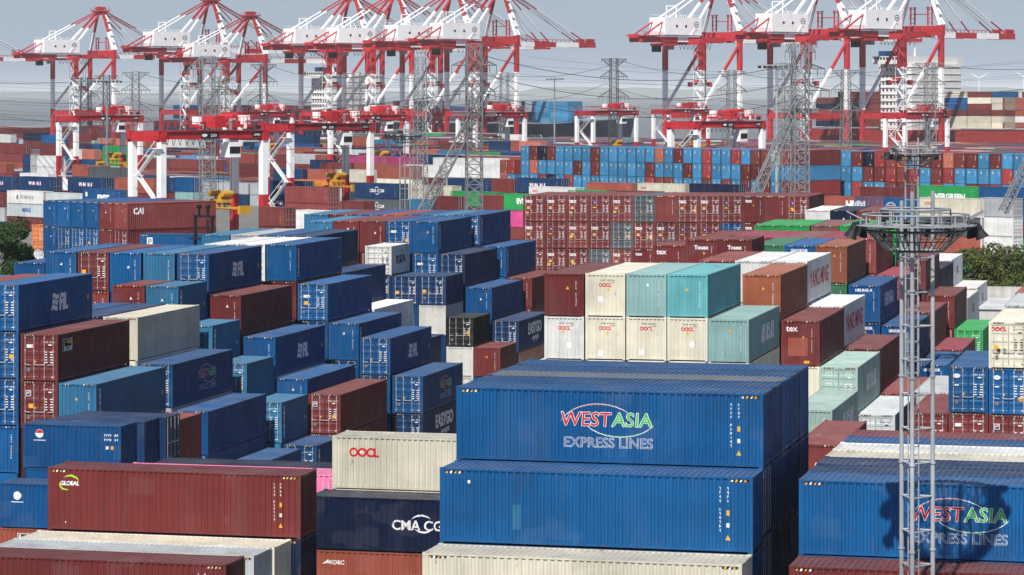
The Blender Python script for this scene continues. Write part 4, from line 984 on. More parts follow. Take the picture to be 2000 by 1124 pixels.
# ================================================================== yard gantries
def make_rtg(label):
    """local x across the block (span), y along it; origin under the middle"""
    SP, WB, ZT = 20.5, 7.2, 20.0
    r = root('yard_gantry_crane', (0, 0, 0), 0, label, 'gantry crane', 'rubber-tyred yard gantries')
    for sx in (-1, 1):
        for sy in (-1, 1):
            x, y = sx * SP / 2, sy * WB / 2; m = MB()
            m.beam((x, y, 1.6), (x, y, 11.4), 1.05, 1.05, 0); m.beam((x, y, 11.4), (x, y, ZT), 1.05, 1.05, 1); m.build('leg', CM, r)
            m = MB()
            for dy in (-1, 1): m.tube((x - .45, y + dy * .9, .8), (x + .45, y + dy * .9, .8), .8, 12, 3)
            m.box(x - .3, x + .3, y - 1.6, y + 1.6, .7, 1.7, 0); m.build('wheel_bogie', CM, r)
        m = MB(); m.beam((sx * SP / 2, -WB / 2, 2), (sx * SP / 2, WB / 2, 2), 1.1, 1.2, 0); m.build('sill_beam', CM, r)
        m = MB(); m.beam((sx * SP / 2, -WB / 2 - .7, ZT + .75), (sx * SP / 2, WB / 2 + .7, ZT + .75), 1.1, 1.5, 0); m.build('end_beam', CM, r)
    for sy in (-1, 1):
        m = MB(); y = sy * WB / 2
        m.beam((-SP / 2 - .9, y, ZT + .95), (SP / 2 + .9, y, ZT + .95), .8, 1.2, 0); m.box(-SP / 2 - .9, SP / 2 + .9, y - .7 if sy < 0 else y - .3, y + .3 if sy < 0 else y + .7, ZT + 1.58, ZT + 1.66, 0)
        for i in range(12): m.beam((-SP / 2 + 1 + i * 1.6, y - .42, ZT + .36), (-SP / 2 + 1 + i * 1.6, y - .42, ZT + 1.5), .1, .06, 0)
        for i in range(16): m.beam((-SP / 2 - .9 + i * 1.45, y + sy * .8, ZT + 2.1), (-SP / 2 - .9 + i * 1.45, y + sy * .8, ZT + 3.0), .09, .09, 0)
        m.beam((-SP / 2 - .9, y + sy * .8, ZT + 2.95), (SP / 2 + .9, y + sy * .8, ZT + 2.95), .1, .1, 0); m.build('main_girder', CM, r)
    m = MB(); TX = 4.5
    m.box(TX - 3.6, TX + 3.6, -WB / 2 + .3, WB / 2 - .3, ZT + 2.1, ZT + 2.6, 0); m.box(TX - 2.4, TX - .6, -1.6, 1.6, ZT + 2.6, ZT + 3.9, 0); m.tube((TX + 1.4, -1.8, ZT + 3.4), (TX + 1.4, 1.8, ZT + 3.4), .8, 14, 0)
    for yy in (-2.6, 2.6): m.tube((TX - .2, yy, ZT + 3.1), (TX + .6, yy, ZT + 3.1), .45, 10, 2)
    m.box(TX + 2.6, TX + 3.5, -3, -1, ZT + 2.6, ZT + 4.0, 1); m.box(TX - 3.4, TX - 2.7, 1.5, 3, ZT + 2.6, ZT + 3.8, 1)
    for i in range(14): xx = TX - 7 + i * 1.0; m.box(xx, xx + .5, -3.4 + (i % 3) * .8, -2.6 + (i % 3) * .8, ZT + 1.9, ZT + 2.4 + .3 * (i % 4), (0, 2, 3, 0, 1)[i % 5])
    for i in range(10): m.beam((TX - 3.5 + i * .78, -WB / 2 + .3, ZT + 2.6), (TX - 3.5 + i * .78, -WB / 2 + .3, ZT + 3.8), .08, .08, 0)
    m.beam((TX - 3.6, -WB / 2 + .3, ZT + 3.75), (TX + 3.6, -WB / 2 + .3, ZT + 3.75), .09, .09, 0)
    for i in range(8): m.tube((-9 + i * 1.3, -2.6, ZT + 1.2), (-8.4 + i * 1.3, -2.6, ZT - .6), .06, 4, 3); m.tube((-8.4 + i * 1.3, -2.6, ZT - .6), (-7.7 + i * 1.3, -2.6, ZT + 1.2), .06, 4, 3)
    m.build('trolley', CM, r)
    m = MB(); m.box(TX - 1.4, TX + .9, -WB / 2 - .2, -WB / 2 + 2.2, ZT - 2.6, ZT - .2, 1); m.box(TX - 1.3, TX + .8, -WB / 2 - .24, -WB / 2 - .2, ZT - 2.0, ZT - .9, 3); m.build('operator_cab', CM, r)
    m = MB()
    for xx in (-1.0, 1.0):
        for yy in (-1.6, 1.6): m.tube((TX + xx, yy, ZT + 2), (TX + xx * .8, yy, 11.2), .05, 4, 3)
    m.build('hoist_rope', CM, r)
    m = MB(); m.box(TX - 1.0, TX + 1.0, -1.6, 1.6, 10.2, 10.7); m.box(TX - .4, TX + .4, -6, 6, 9.1, 9.45); m.box(TX - .9, TX - .6, -5.6, 5.6, 9.3, 9.5); m.box(TX + .6, TX + .9, -5.6, 5.6, 9.3, 9.5)
    for yy in (-1.3, 0, 1.3): m.beam((TX - .8, yy, 9.5), (TX - .8, yy, 10.3), .18, .18); m.beam((TX + .8, yy, 9.5), (TX + .8, yy, 10.3), .18, .18)
    m.box(TX - .7, TX + .7, -.9, -.2, 10.7, 11.5); m.box(TX - .4, TX + .5, .3, 1.2, 10.7, 11.2); m.box(TX - 1.2, TX + 1.2, -6.1, -5.6, 8.5, 9.8); m.box(TX - 1.2, TX + 1.2, 5.6, 6.1, 8.5, 9.8)
    for yy in (-1.5, 1.5): m.tube((TX - 1.0, yy, 11.6), (TX + 1.0, yy, 11.6), .5, 10)
    m.build('spreader', [MACH], r)
    m = MB(); m.box(-SP / 2 - .9, -SP / 2 + .9, -2.6, 2.4, 2.7, 5.4, 1); m.build('power_house', CM, r)
    m = MB(); x = -SP / 2 - .9                                   # stair on the near leg
    for i in range(4):
        z = 2.2 + i * 4.2; a, b_ = (-WB / 2, WB / 2 - 2.4) if i % 2 == 0 else (WB / 2 - 2.4, -WB / 2)
        m.beam((x, a, z), (x, b_, z + 4.2), .8, .12, 1); m.beam((x - .4, a, z + 1.1), (x - .4, b_, z + 5.3), .08, .08, 1); m.box(x - .5, x + .5, min(b_, b_) - .9, b_ + .9, z + 4.15, z + 4.25, 1)
    m.build('stair', CM, r)
    D = Decal(); D.rect(0, ZT + .95, 3.6, .9, BKL); D.ell(-1.1, ZT + .95, .55, .28, WHT, 1); D.text('2203', .7, ZT + .72, .62, WHT, .02, 0, 1, 1); D.rect(9.6, ZT + .95, 1.8, .8, BKL); D.text('ZPMC', 9.6, ZT + .78, .5, WHT, .02, 0, 1, 1)
    D.lay_on('number_plate', r, (-1.0, -WB / 2 - .47, 0), (1, 0, 0), (0, 0, 1))
    return r
def rtg_place(o, u, s, fl=1):
    d = F / s; o.location = ((u - U0) / F * d, d, 0); o.rotation_euler = (0, 0, math.pi / 2 - PS + (math.pi if fl < 0 else 0))
RT = [(388, 12.4, 'nearest red and white yard gantry, yellow spreader hanging low'), (622, 10.1, 'yard gantry with red feet in front of the white ship bridge'), (195, 7.6, 'yard gantry under the leftmost quay crane'), (505, 6.4, 'distant yard gantry behind the low quay crane'),
      (720, 7.4, 'yard gantry left of the tallest centre lattice tower'), (960, 6.6, 'yard gantry behind the tallest centre lattice tower'), (1185, 6.0, 'yard gantry in front of the dark ship bow'),
      (1400, 9.4, 'low seen yard gantry behind the long wall of container ends'), (1790, 6.6, 'yard gantry under the rightmost quay crane'), (1330, 5.6, 'distant yard gantry left of the three right cranes')]
rtg0 = make_rtg(RT[0][2])
for i, (u, s, lb) in enumerate(RT):
    o = rtg0 if i == 0 else copy_tree(rtg0)
    o['label'] = lb; rtg_place(o, u, s)

# ================================================================== floodlight masts
def make_mast(label):
    r = root('floodlight_mast', (0, 0, 0), R(17), label, 'light mast', 'high floodlight masts')
    tri = [(math.cos(R(a)) * .60, math.sin(R(a)) * .60) for a in (90 + 25, 210 + 25, 330 + 25)]; ZT = 24.1
    for i, (x, y) in enumerate(tri):
        m = MB(); m.tube((x, y, 0), (x, y, ZT + (.35 if i else 0)), .085, 12, 0, .065)
        for z in range(3, 24, 3): m.tube((x, y, z), (x, y, z + .06), .105, 12, 0)
        m.build('mast_tube', [STEEL], r)
    for k in range(19):
        z = .9 + k * 1.18; m = MB()
        for i in range(3):
            a, b_ = tri[i], tri[(i + 1) % 3]; m.tube((*a, z), (*b_, z + (.0)), .032, 6)
        m.build('brace_ring', [STEEL], r)
    m = MB()
    for dx in (-.19, .19): m.tube((dx - .05, .05, .5), (dx - .05, .05, 23.2), .02, 5)
    for k in range(75): m.tube((-.24, .05, .6 + k * .3), (.14, .05, .6 + k * .3), .012, 4)
    m.build('ladder', [STEEL], r)
    DG = plain('mast_green_steel', (.085, .10, .095), .5, .3, .2)
    m = MB(); m.ring(.94, 22.4, .04, 30); m.build('lower_ring', [DG], r)
    m = MB(); m.ring(1.62, 23.08, .045, 36); m.build('middle_ring', [DG], r)
    m = MB(); m.ring(1.3, 22.74, .02, 30); m.build('inner_ring', [DG], r)
    m = MB(); n = 40
    for i in range(n):
        a = 2 * math.pi * i / n; c, s = math.cos(a), math.sin(a)
        m.tube((.94 * c, .94 * s, 22.4), (1.62 * c, 1.62 * s, 23.08), .021, 4)
        if i % 4 == 0: m.tube((1.62 * c, 1.62 * s, 23.08), (2.0 * c, 2.0 * s, 23.30), .03, 4)
    m.build('basket_bars', [DG], r)['kind'] = 'stuff'
    m = MB(); n = 36; vs = []
    for rr_ in (1.62, 2.02):
        for i in range(n): a = 2 * math.pi * i / n; vs.append((rr_ * math.cos(a), rr_ * math.sin(a), 23.30))
    vs += [(x, y, z - .04) for x, y, z in vs]; m.add(vs, [(i, (i + 1) % n, n + (i + 1) % n, n + i) for i in range(n)] + [(2 * n + n + i, 2 * n + n + (i + 1) % n, 2 * n + (i + 1) % n, 2 * n + i) for i in range(n)] + [(n + i, n + (i + 1) % n, 3 * n + (i + 1) % n, 3 * n + i) for i in range(n)])
    m.build('walkway', [STEEL], r)
    m = MB(); m.ring(1.75, 23.64, .028, 36); m.ring(1.15, 23.82, .035, 30)
    for i in range(16):
        a = 2 * math.pi * i / 16; c, s = math.cos(a), math.sin(a)
        m.tube((1.75 * c, 1.75 * s, 23.3), (1.75 * c, 1.75 * s, 23.66), .022, 5)
        if i % 2: m.tube((1.15 * c, 1.15 * s, 23.3), (1.15 * c, 1.15 * s, 23.84), .026, 5); m.tube((1.15 * c, 1.15 * s, 23.3), (1.64 * c, 1.64 * s, 23.3), .025, 5)
    m.build('railing', [STEEL], r)
    m = MB()
    for i in range(8):
        a = 2 * math.pi * (i + .5) / 8; m.tube((.1 * math.cos(a), .1 * math.sin(a), 22.42), (.95 * math.cos(a), .95 * math.sin(a), 22.42), .022, 4); m.tube((.1 * math.cos(a), .1 * math.sin(a), 23.26), (1.65 * math.cos(a), 1.65 * math.sin(a), 23.26), .022, 4)
    m.tube((0, 0, 22.3), (0, 0, 23.3), .12, 8); m.build('hub', [STEEL], r)
    LB = plain('lamp_body', (.022, .022, .024), .5, .2); GLS = plain('lamp_glass', (.10, .11, .12), .25, .1)
    m = MB(); m.tube((0, 0, .10), (.10, 0, -.10), .13, 10, 0, .13); m.tube((.10, 0, -.10), (.20, 0, -.36), .12, 12, 0, .23); m.tube((.20, 0, -.36), (.203, 0, -.367), .21, 12, 1); m.beam((-.1, 0, .14), (.05, 0, .10), .1, .1, 0)
    lm = m.mesh('lamp', [LB, GLS])
    for a in (-4, 22, 48, 70, 92, 115, 138, 160, 186):
        a = R(a - 17); link('floodlight', lm, r, (2.0 * math.cos(a), 2.0 * math.sin(a), 23.20), a)
    for a in (2, 178):
        a = R(a - 17); m = MB(); m.add([(-.28, -.26, .05), (.30, -.26, .36), (.30, .26, .36), (-.28, .26, .05), (-.28, -.26, .0), (.30, -.26, .31), (.30, .26, .31), (-.28, .26, .0)], MB.BF)
        o_ = m.build('lamp_hood', [STEEL], r, (1.98 * math.cos(a), 1.98 * math.sin(a), 23.42), a)
    return r
MS = [(1788, 56.8, 'nearest lattice light mast with big round lamp basket at right'), (1785, 26.2, 'light mast standing directly behind the nearest one'), (791, 18.2, 'light mast at centre left with dark lamps against the cranes')]
mast0 = make_mast(MS[0][2])
for i, (u, s, lb) in enumerate(MS):
    o = mast0 if i == 0 else copy_tree(mast0)
    o['label'] = lb; d = F / s; o.location = ((u - U0) / F * d, d, 0)
    if i == 0: o.scale = (1.04, 1.04, .9935)
    if i: o.rotation_euler = (0, 0, R(17 + 40 * i))
def pole(u, vtop, s, label, flat=True):
    d = F / s; X = (u - U0) / F * d; H = HCAM - (vtop - V0) / s
    r = root('light_pole', (X, d, 0), 0, label, 'light pole')
    m = MB(); m.tube((0, 0, 0), (0, 0, H), .38 * (1 if s < 9 else .75), 10, 0, .22); m.build('pole', [STEEL], r)
    m = MB(); w = 3.2
    m.beam((-w, 0, H), (w, 0, H), .2, .25); m.beam((-w, 1, H), (w, 1, H), .15, .2)
    m.build('head_frame', [CR_GREY], r)
    for i in range(8): m = MB(); m.box(-w + i * .9, -w + i * .9 + .55, -.5, .1, H - .5, H - .1); m.build('lamp', [DARK], r)
    return r
pole(1083, 154, 5.2, 'slim light pole with flat head in front of the dark ship')
pole(1517, 128, 11.5, 'thick grey light pole beside the right lattice tower')
pole(209, 158, 8.0, 'light pole at left rising from the container rows')

# ================================================================== lattice power towers and cables
LAT = plain('lattice_steel', (.23, .24, .25), .5, .35, .25)
LATD = plain('lattice_steel_dark', (.085, .09, .10), .6, .3, .2)
def lattice_shaft(m, p0, p1, w0, w1, n, rad):
    """four-legged braced shaft between two points"""
    p0, p1 = Vector(p0), Vector(p1); d = (p1 - p0).normalized(); x = Vector((0, 1, 0)).cross(d)
    x = Vector((1, 0, 0)) if x.length < .01 else x.normalized(); y = d.cross(x).normalized()
    def corner(t, i):
        w = (w0 + (w1 - w0) * t) / 2; c = p0.lerp(p1, t); return c + x * w * (-1, 1, 1, -1)[i] + y * w * (-1, -1, 1, 1)[i]
    for i in range(4): m.tube(corner(0, i), corner(1, i), rad, 4, 0)
    for k in range(n):
        a, b_ = k / n, (k + 1) / n
        for i in range(4):
            j = (i + 1) % 4
            m.tube(corner(a, i), corner(b_, j), rad * .55, 3, 0, cap=False); m.tube(corner(a, j), corner(b_, i), rad * .55, 3, 0, cap=False)
            m.tube(corner(b_, i), corner(b_, j), rad * .5, 3, 0, cap=False)
def arm(m, z, half, w, rise, rad, n=5):
    for sx in (-1, 1):
        tip = Vector((sx * half, 0, z))
        for yy in (-w / 2, w / 2):
            m.tube((sx * w / 2, yy, z), tip, rad, 4); m.tube((sx * w / 2, yy, z + rise), tip, rad * .8, 4)
            for k in range(n):
                t = k / n; a = Vector((sx * w / 2, yy, z)).lerp(tip, t); b_ = Vector((sx * w / 2, yy, z + rise)).lerp(tip, t + .5 / n); m.tube(a, b_, rad * .5, 3, cap=False)
        for k in range(3): m.tube(tip - Vector((sx * k * half * .3, 0, 0)), tip - Vector((sx * k * half * .3, 0, 1.4)), rad * .7, 4)
def pylon(u, vtop, s, w0, w1, arms, label, mat, n=16, rad=.09, rz=20, strut=None, truss=None):
    d = F / s; X = (u - U0) / F * d; H = HCAM - (vtop - V0) / s
    r = root('lattice_tower', (X, d, 0), R(rz), label, 'power tower', 'lattice power towers')
    m = MB(); lattice_shaft(m, (0, 0, 0), (0, 0, H), w0, w1, n, rad); m.build('tower_shaft', [mat], r)['kind'] = 'stuff'
    for z, half, rise in arms: m = MB(); arm(m, H - z, half, w1 * 1.05, rise, rad * .8); m.build('crossarm', [mat], r)['kind'] = 'stuff'
    if strut: m = MB(); lattice_shaft(m, strut[0], strut[1], strut[2], strut[2] * .8, 14, rad); m.build('leaning_shaft', [mat], r)['kind'] = 'stuff'
    if truss: m = MB(); lattice_shaft(m, truss[0], truss[1], truss[2], truss[2], 9, rad * .8); m.build('cross_truss', [mat], r)['kind'] = 'stuff'
    return r, H, X, d
PY = {}
PY['c'] = pylon(926, 86, 12.2, 2.5, 2.3, [(3.4, 3.6, 1.0), (7.6, 3.4, 1.3)], 'tallest grey lattice tower at centre with a leaning lattice leg', LAT, 22, .11, 8, ((-8.5, 0, 8), (1.8, .5, 27.5), 1.6), ((-3.4, .5, 24.2), (3.6, .5, 24.2), .6))
PY['c2'] = pylon(821, 112, 10.5, 2.4, 1.6, [(4, 3.4, 1.6), (9, 4.2, 2.2)], 'grey lattice tower left of the tallest centre tower', LAT, 18, .10, 25)
PY['l'] = pylon(405, 110, 11.5, 2.3, 2.1, [(2.2, 3.4, 2.0), (5.6, 4.4, .6)], 'grey lattice tower rising through the nearest yard gantry', LAT, 20, .10, 20)
PY['r'] = pylon(1563, 92, 11.8, 2.5, 2.3, [(.8, 2.6, 1.6), (3.6, 4.2, .9), (7.2, 5.0, .9)], 'dark lattice tower at right with a leaning lattice leg', LAT, 22, .12, 10, ((-8.8, 0, 8), (0, .5, 27), 1.5), ((-3, .5, 24.6), (3.2, .5, 24.6), .6))
PY['r2'] = pylon(1530, 124, 11.0, 1.9, 1.8, [(1, 3.2, 1.0)], 'thin lattice tower beside the thick light pole', LAT, 16, .08, 30)
for key, u, v, s, lb in (('a', 515, 125, 5.4, 'slim dark lattice tower in front of the low quay crane'), ('b', 434, 150, 5.4, 'small lattice tower between two left quay cranes'), ('d', 265, 140, 5.6, 'small lattice tower with forked top at left'), ('e', 165, 152, 5.6, 'leftmost small lattice tower under the first quay crane'),
                         ('f', 208, 147, 5.0, 'small lattice tower beside the left light pole'), ('g', 1199, 114, 5.6, 'dark lattice tower alone against the sky at centre right'), ('h', 1429, 138, 6.0, 'small lattice tower in front of the leftmost right crane'), ('i', 1652, 136, 6.0, 'lattice tower in front of the middle right crane'),
                         ('j', 1816, 122, 6.6, 'lattice tower in front of the rightmost crane'), ('k', 985, 143, 5.6, 'small lattice tower right of the tallest centre tower'), ('m', 697, 142, 5.8, 'small lattice tower in front of the white ship bridge')):
    PY[key] = pylon(u, v, s, 3.4, 2.2, [(0.3, 4.6, -2.6), (6.5, 5.0, 2.4), (13.5, 5.6, 2.6)], lb, LATD if key in 'agef' else LAT, 14, .13, 15)
pylon(2042, 250, 14.0, 1.7, 1.5, [], 'lattice leg leaning in at the right edge', LAT, 12, .09, 10, ((-6.2, 0, 11), (-1.0, 0, 21), 1.1))
CAB = plain('cable', (.05, .05, .055), .6)
def cable(p, q, sag, label, r_=.06, n=16):
    m = MB(); p, q = Vector(p), Vector(q); pts = []
    for i in range(n + 1): t = i / n; v = p.lerp(q, t); v.z -= sag * 4 * t * (1 - t); pts.append(v)
    for i in range(n): m.tube(pts[i], pts[i + 1], r_, 4, cap=False)
    tag(m.build('power_cable', [CAB]), label, 'cable', 'power cables across the sky')
PO = {k: Vector((PY[k][2], PY[k][3], PY[k][1])) for k in PY}
def off(k, x, z): return PO[k] + Vector((x, 0, z))
n_ = 0
hops = [('e', 'f'), ('f', 'd'), ('d', 'b'), ('b', 'a'), ('a', 'm'), ('m', 'k'), ('k', 'g'), ('g', 'h'), ('h', 'i'), ('i', 'j')]
wl = ['upper', 'middle', 'lower']
sp_names = dict(e='the leftmost small tower', f='the pole-side tower', d='the forked tower', b='the second left tower', a='the slim dark tower', m='the ship bridge tower', k='the centre tower', g='the lone dark tower', h='the first right tower', i='the second right tower', j='the last right tower')
for a_, b_ in hops:
    for i, (z, x) in enumerate(((-1, 3), (-9, -3), (-16, 3))): cable(off(a_, x, z), off(b_, x, z), 2.2 + i * .6, f"{wl[i]} power cable from {sp_names[a_]} to {sp_names[b_]}", .075)
for i, (z, x) in enumerate(((-1, 3), (-9, -3), (-16, 3), (-22, 2))):
    cable(off('e', x, z), pt(-150, 152 + 24 * i, F / 5.4), 1.5, f"{['upper', 'middle', 'lower', 'lowest'][i]} power cable running out at the left edge", .075)
    cable(off('j', x, z), pt(2150, 118 + 30 * i, F / 6.2), 2.0, f"{['upper', 'middle', 'lower', 'lowest'][i]} power cable running out at the right edge", .075)
for i, v in enumerate((222, 230, 238)): cable(pt(-150, v - 6, F / 6.5), off('c', -2, -8 - i * 4), 4, f"{wl[i]} long cable from the left edge to the tallest centre tower", .06)
for i, v in enumerate((112, 128, 150)): cable(off('c', 2, -2 - i * 3), off('r', -2, -3 - i * 3), 3.2, f"{wl[i]} cable between the two tallest lattice towers", .05)

rc = random.Random(9)
for i in range(11):
    v = 146 + i * 7.2; cable(pt(-160, v + rc.uniform(-3, 3), 1080 + 9 * i), pt(rc.uniform(880, 1080), v + 4 + rc.uniform(-6, 6), 1010 + 9 * i), rc.uniform(2, 6), f"{ordn(i + 1)} from top of the thin cables crossing the left half", .034, 22)
for i in range(8):
    v = 96 + i * 14; cable(pt(rc.uniform(960, 1080), v + 18 + rc.uniform(-4, 4), 1000 + 8 * i), pt(2180, v + rc.uniform(-6, 6), 960 + 8 * i), rc.uniform(3, 7), f"{ordn(i + 1)} from top of the thin cables crossing the right half", .034, 22)

# ================================================================== ships
HULL = plain('hull_navy', (.012, .018, .04), .5, .2, .2); HULLR = plain('hull_red', (.30, .03, .025), .6, .2, .2); SUP = plain('ship_white', (.78, .78, .76), .5, .15, .25)
def ship(name, k, l0, l1, beam_, zdeck, label, hull, bow_right=True, bridges=(), text=None):
    """hull from l0 to l1 along the quay, its near side on plane k"""
    r = root(name, qp(k, 0, -3.4), -PS, label, 'ship')
    m = MB(); zt = zdeck + 3.4; st = []
    N = 26
    for i in range(N + 1):
        t = i / N; l = l0 + (l1 - l0) * t; e = (1 - t) if bow_right else t
        taper = min(1, max(.0, e / .14)) ** .6; flare = 4.5 * max(0, 1 - e / .10) if True else 0
        yb = beam_ / 2; hw = yb * taper; hwb = yb * min(1, max(0, (e - .015) / .17)) ** .8
        dz = 3.5 * max(0, 1 - e / .12)
        lt = l + (flare if bow_right else -flare)
        st.append([(lt, yb - hw, zt + dz), (l, yb - hwb, 4.0), (l, yb - hwb * .97, -1), (l, yb + hwb * .97, -1), (l, yb + hwb, 4.0), (lt, yb + hw, zt + dz)])
    vs = [v for s_ in st for v in s_]; fs = []; mi = []
    for i in range(N):
        for j in range(5): fs.append((i * 6 + j, i * 6 + j + 1, (i + 1) * 6 + j + 1, (i + 1) * 6 + j))
        fs.append((i * 6 + 5, i * 6, (i + 1) * 6, (i + 1) * 6 + 5))
    fs += [tuple(range(5, -1, -1)), tuple(N * 6 + j for j in range(6))]
    m.add(vs, fs, 0)
    o = m.build('hull', [hull], r)
    m = MB()
    for i in range(N): m.tube(Vector(st[i][0]) + Vector((0, .3, 1.1)), Vector(st[i + 1][0]) + Vector((0, .3, 1.1)), .08, 4)
    m.build('deck_rail', [SUP], r)
    for lb, wl_, zt2, nf in bridges:
        b_ = MB(); y0, y1 = 3, beam_ - 3
        b_.box(lb, lb + wl_, y0, y1, zt, zt2 - 5 + 3.4); sb = b_.build('superstructure', [SUP], r)
        b_ = MB(); b_.box(lb - 1, lb + wl_ - 2, -1.5, beam_ + 1.5, zt2 - 5 + 3.4, zt2 - 1.6 + 3.4); b_.build('bridge_deck', [SUP], r)
        for i in range(nf):
            z = zt + 2 + i * 3.0
            b_ = MB(); b_.box(lb - .3, lb + wl_ + .3, y0 - .5, y1 + .5, z + 1.6, z + 1.72); b_.build('deck_level', [SUP], sb)
            for j in range(7): b_ = MB(); b_.box(lb + 1 + j * (wl_ - 2) / 7, lb + 1.9 + j * (wl_ - 2) / 7, y0 - .06, y0 + .1, z, z + 1.0); b_.build('port_window', [DARK], sb)
        for j in range(9): b_ = MB(); b_.box(lb - .2 + j * (wl_ - 2) / 9, lb + .9 + j * (wl_ - 2) / 9, -1.56, -1.4, zt2 + .3, zt2 + 1.4); b_.build('bridge_window', [DARK], r)
        b_ = MB(); b_.tube((lb + 5, beam_ / 2, zt2 + 1.5), (lb + 5, beam_ / 2, zt2 + 13), .5, 6, 0, .2); b_.beam((lb + 5, beam_ / 2 - 4, zt2 + 8), (lb + 5, beam_ / 2 + 4, zt2 + 8), .3, .3); b_.beam((lb + 2, beam_ / 2, zt2 + 10), (lb + 8, beam_ / 2, zt2 + 10), .3, .3)
        b_.tube((lb + 3, beam_ / 2 - 5, zt2 + 1.5), (lb + 3, beam_ / 2 - 5, zt2 + 4.4), 1.5, 10, 0, 1.0); b_.build('radar_mast', [SUP], r)
        b_ = MB(); b_.box(lb - 12, lb - 4, beam_ / 2 - 4, beam_ / 2 + 4, zt, zt2 + 4, 0); b_.box(lb - 12.1, lb - 3.9, beam_ / 2 - 4.1, beam_ / 2 + 4.1, zt2, zt2 + 4.4, 1); b_.build('funnel', [SUP, PM('blue')], r)
    if text:
        D = Decal(); D.text(text, 0, 0, 2.3, WHT, .01, 0, 1.1); D.lay_on('ship_name', r, (l1 - 46, -.35, zdeck - 3), (1, 0, 0), (0, 0, 1))
    return r
def lam(u, k): d = on_plane(PS, k, u); X = (u - U0) / F * d; return X * math.cos(PS) - d * math.sin(PS)
KS = QE + 3
ship('container_ship', KS, lam(300, KS), lam(1172, KS), 40, 11.5, 'dark blue container ship with white bridge behind the middle cranes', HULL, True, [(lam(600, KS), 16, 40, 8)], 'ANL OTAGO')
ship('container_ship', KS, lam(1560, KS), lam(2500, KS), 42, 11.0, 'container ship with tall white bridge behind the right cranes', HULLR, True, [(lam(1712, KS), 17, 45, 9)])
ship('container_ship', KS, lam(-900, KS), lam(210, KS), 34, 6, 'low red ship under the leftmost cranes', HULLR, True, [])
DC = []
rs = random.Random(5); PS_ = ['maroon', 'maroon', 'red', 'brick', 'dblue', 'navy', 'lblue', 'cream', 'cream', 'dgrey', 'blue2']
def deck_load(l0, l1, z0, tmin, tmax, rows=6, pal=PS_, tall=None):
    l = l0
    while l < l1:
        T = rs.randint(tmin, tmax)
        for r_ in range(rows):
            for t in range(T): DC.append((qp(KS + 3 + r_ * 2.6 + 1.2, l + 6.1, z0 + t * 2.65), rs.choice(pal)))
        l += 12.7 if rs.random() < .6 else 14.5
MV, MF, MC = [], [], []
deck_load(lam(330, KS), lam(560, KS), 12.5, 1, 3); deck_load(lam(690, KS), lam(1000, KS), 12.5, 2, 4); deck_load(lam(1030, KS), lam(1072, KS), 12.5, 4, 4, 4, ['sky', 'sky', 'lblue'])
deck_load(lam(1585, KS), lam(1690, KS), 12.0, 4, 6, pal=['maroon', 'red', 'maroon', 'navy']); deck_load(lam(1835, KS), lam(1950, KS), 12.0, 6, 6, pal=['maroon', 'brick', 'cream', 'blue2', 'maroon', 'cream']); deck_load(lam(1950, KS), lam(2120, KS), 12.0, 4, 5, pal=['brick', 'red', 'white', 'brick'])
for P, c in DC: mass_box(P, -PS, L40, 2.65, c, False)
me = bpy.data.meshes.new('deck_cargo'); me.from_pydata(MV, [], MF); at = me.attributes.new('Col', 'FLOAT_COLOR', 'FACE'); buf = []
for c in MC: buf += [c[0], c[1], c[2], 1]
at.data.foreach_set('color', buf); me.update(); me.materials.append(MATS['paint_mass'])
o = link('deck_cargo', me); struct(o, 'stuff'); o['label'] = 'containers stacked on the decks of the ships at the quay'

# ================================================================== wind turbines far out
def turbine(u, vhub, s, label, rot):
    d = F / s; X = (u - U0) / F * d; H = HCAM - (vhub - V0) / s
    r = root('wind_turbine', (X, d, -3.4), 0, label, 'wind turbine', 'wind turbines on the horizon')
    m = MB(); m.tube((0, 0, 0), (0, 0, H + 3.4), 3.4, 12, 0, 2.0); m.build('tower', [CR_PALE], r)
    m = MB(); m.box(-2.4, 2.4, -7, 7, H + 1.2, H + 6); m.build('nacelle', [CR_PALE], r)
    for k in range(3):
        a = R(rot + 120 * k); dx, dz = math.sin(a), math.cos(a); m = MB()
        m.beam((dx * 2, -8, H + 3.5 + dz * 2), (dx * 26, -8, H + 3.5 + dz * 26), .8, 4.4, 0, .7, 3.6); m.beam((dx * 26, -8, H + 3.5 + dz * 26), (dx * 52, -8, H + 3.5 + dz * 52), .7, 3.6, 0, .3, 1.0); m.build('blade', [CR_PALE], r)
turbine(1912, 153, .40, 'white wind turbine with all blades showing at right', 60)
turbine(1999, 150, .40, 'white wind turbine cut by the right edge', 300)

# ================================================================== trees, pale building, handler
def leaf_mat(name, c1, c2):
    m = bpy.data.materials.new(name); m.use_nodes = True; nt = m.node_tree; bs = nt.nodes['Principled BSDF']
    g = nd(nt, 'ShaderNodeNewGeometry'); n = nd(nt, 'ShaderNodeTexNoise'); n.inputs['Scale'].default_value = .9; n.inputs['Detail'].default_value = 5; nt.links.new(g.outputs['Position'], n.inputs['Vector'])
    c = mixrgb(nt, mrange(nt, n.outputs['Fac'], .35, .65, 0, 1), c1, c2); nt.links.new(c, bs.inputs['Base Color']); bs.inputs['Roughness'].default_value = .7; bs.inputs['Specular IOR Level'].default_value = .2
    return m
LEAF = leaf_mat('leaf_green', (.018, .045, .014, 1), (.055, .10, .022, 1)); LEAF2 = leaf_mat('leaf_olive', (.035, .06, .015, 1), (.12, .135, .03, 1)); BARK = plain('bark', (.09, .065, .045), .9, .3)
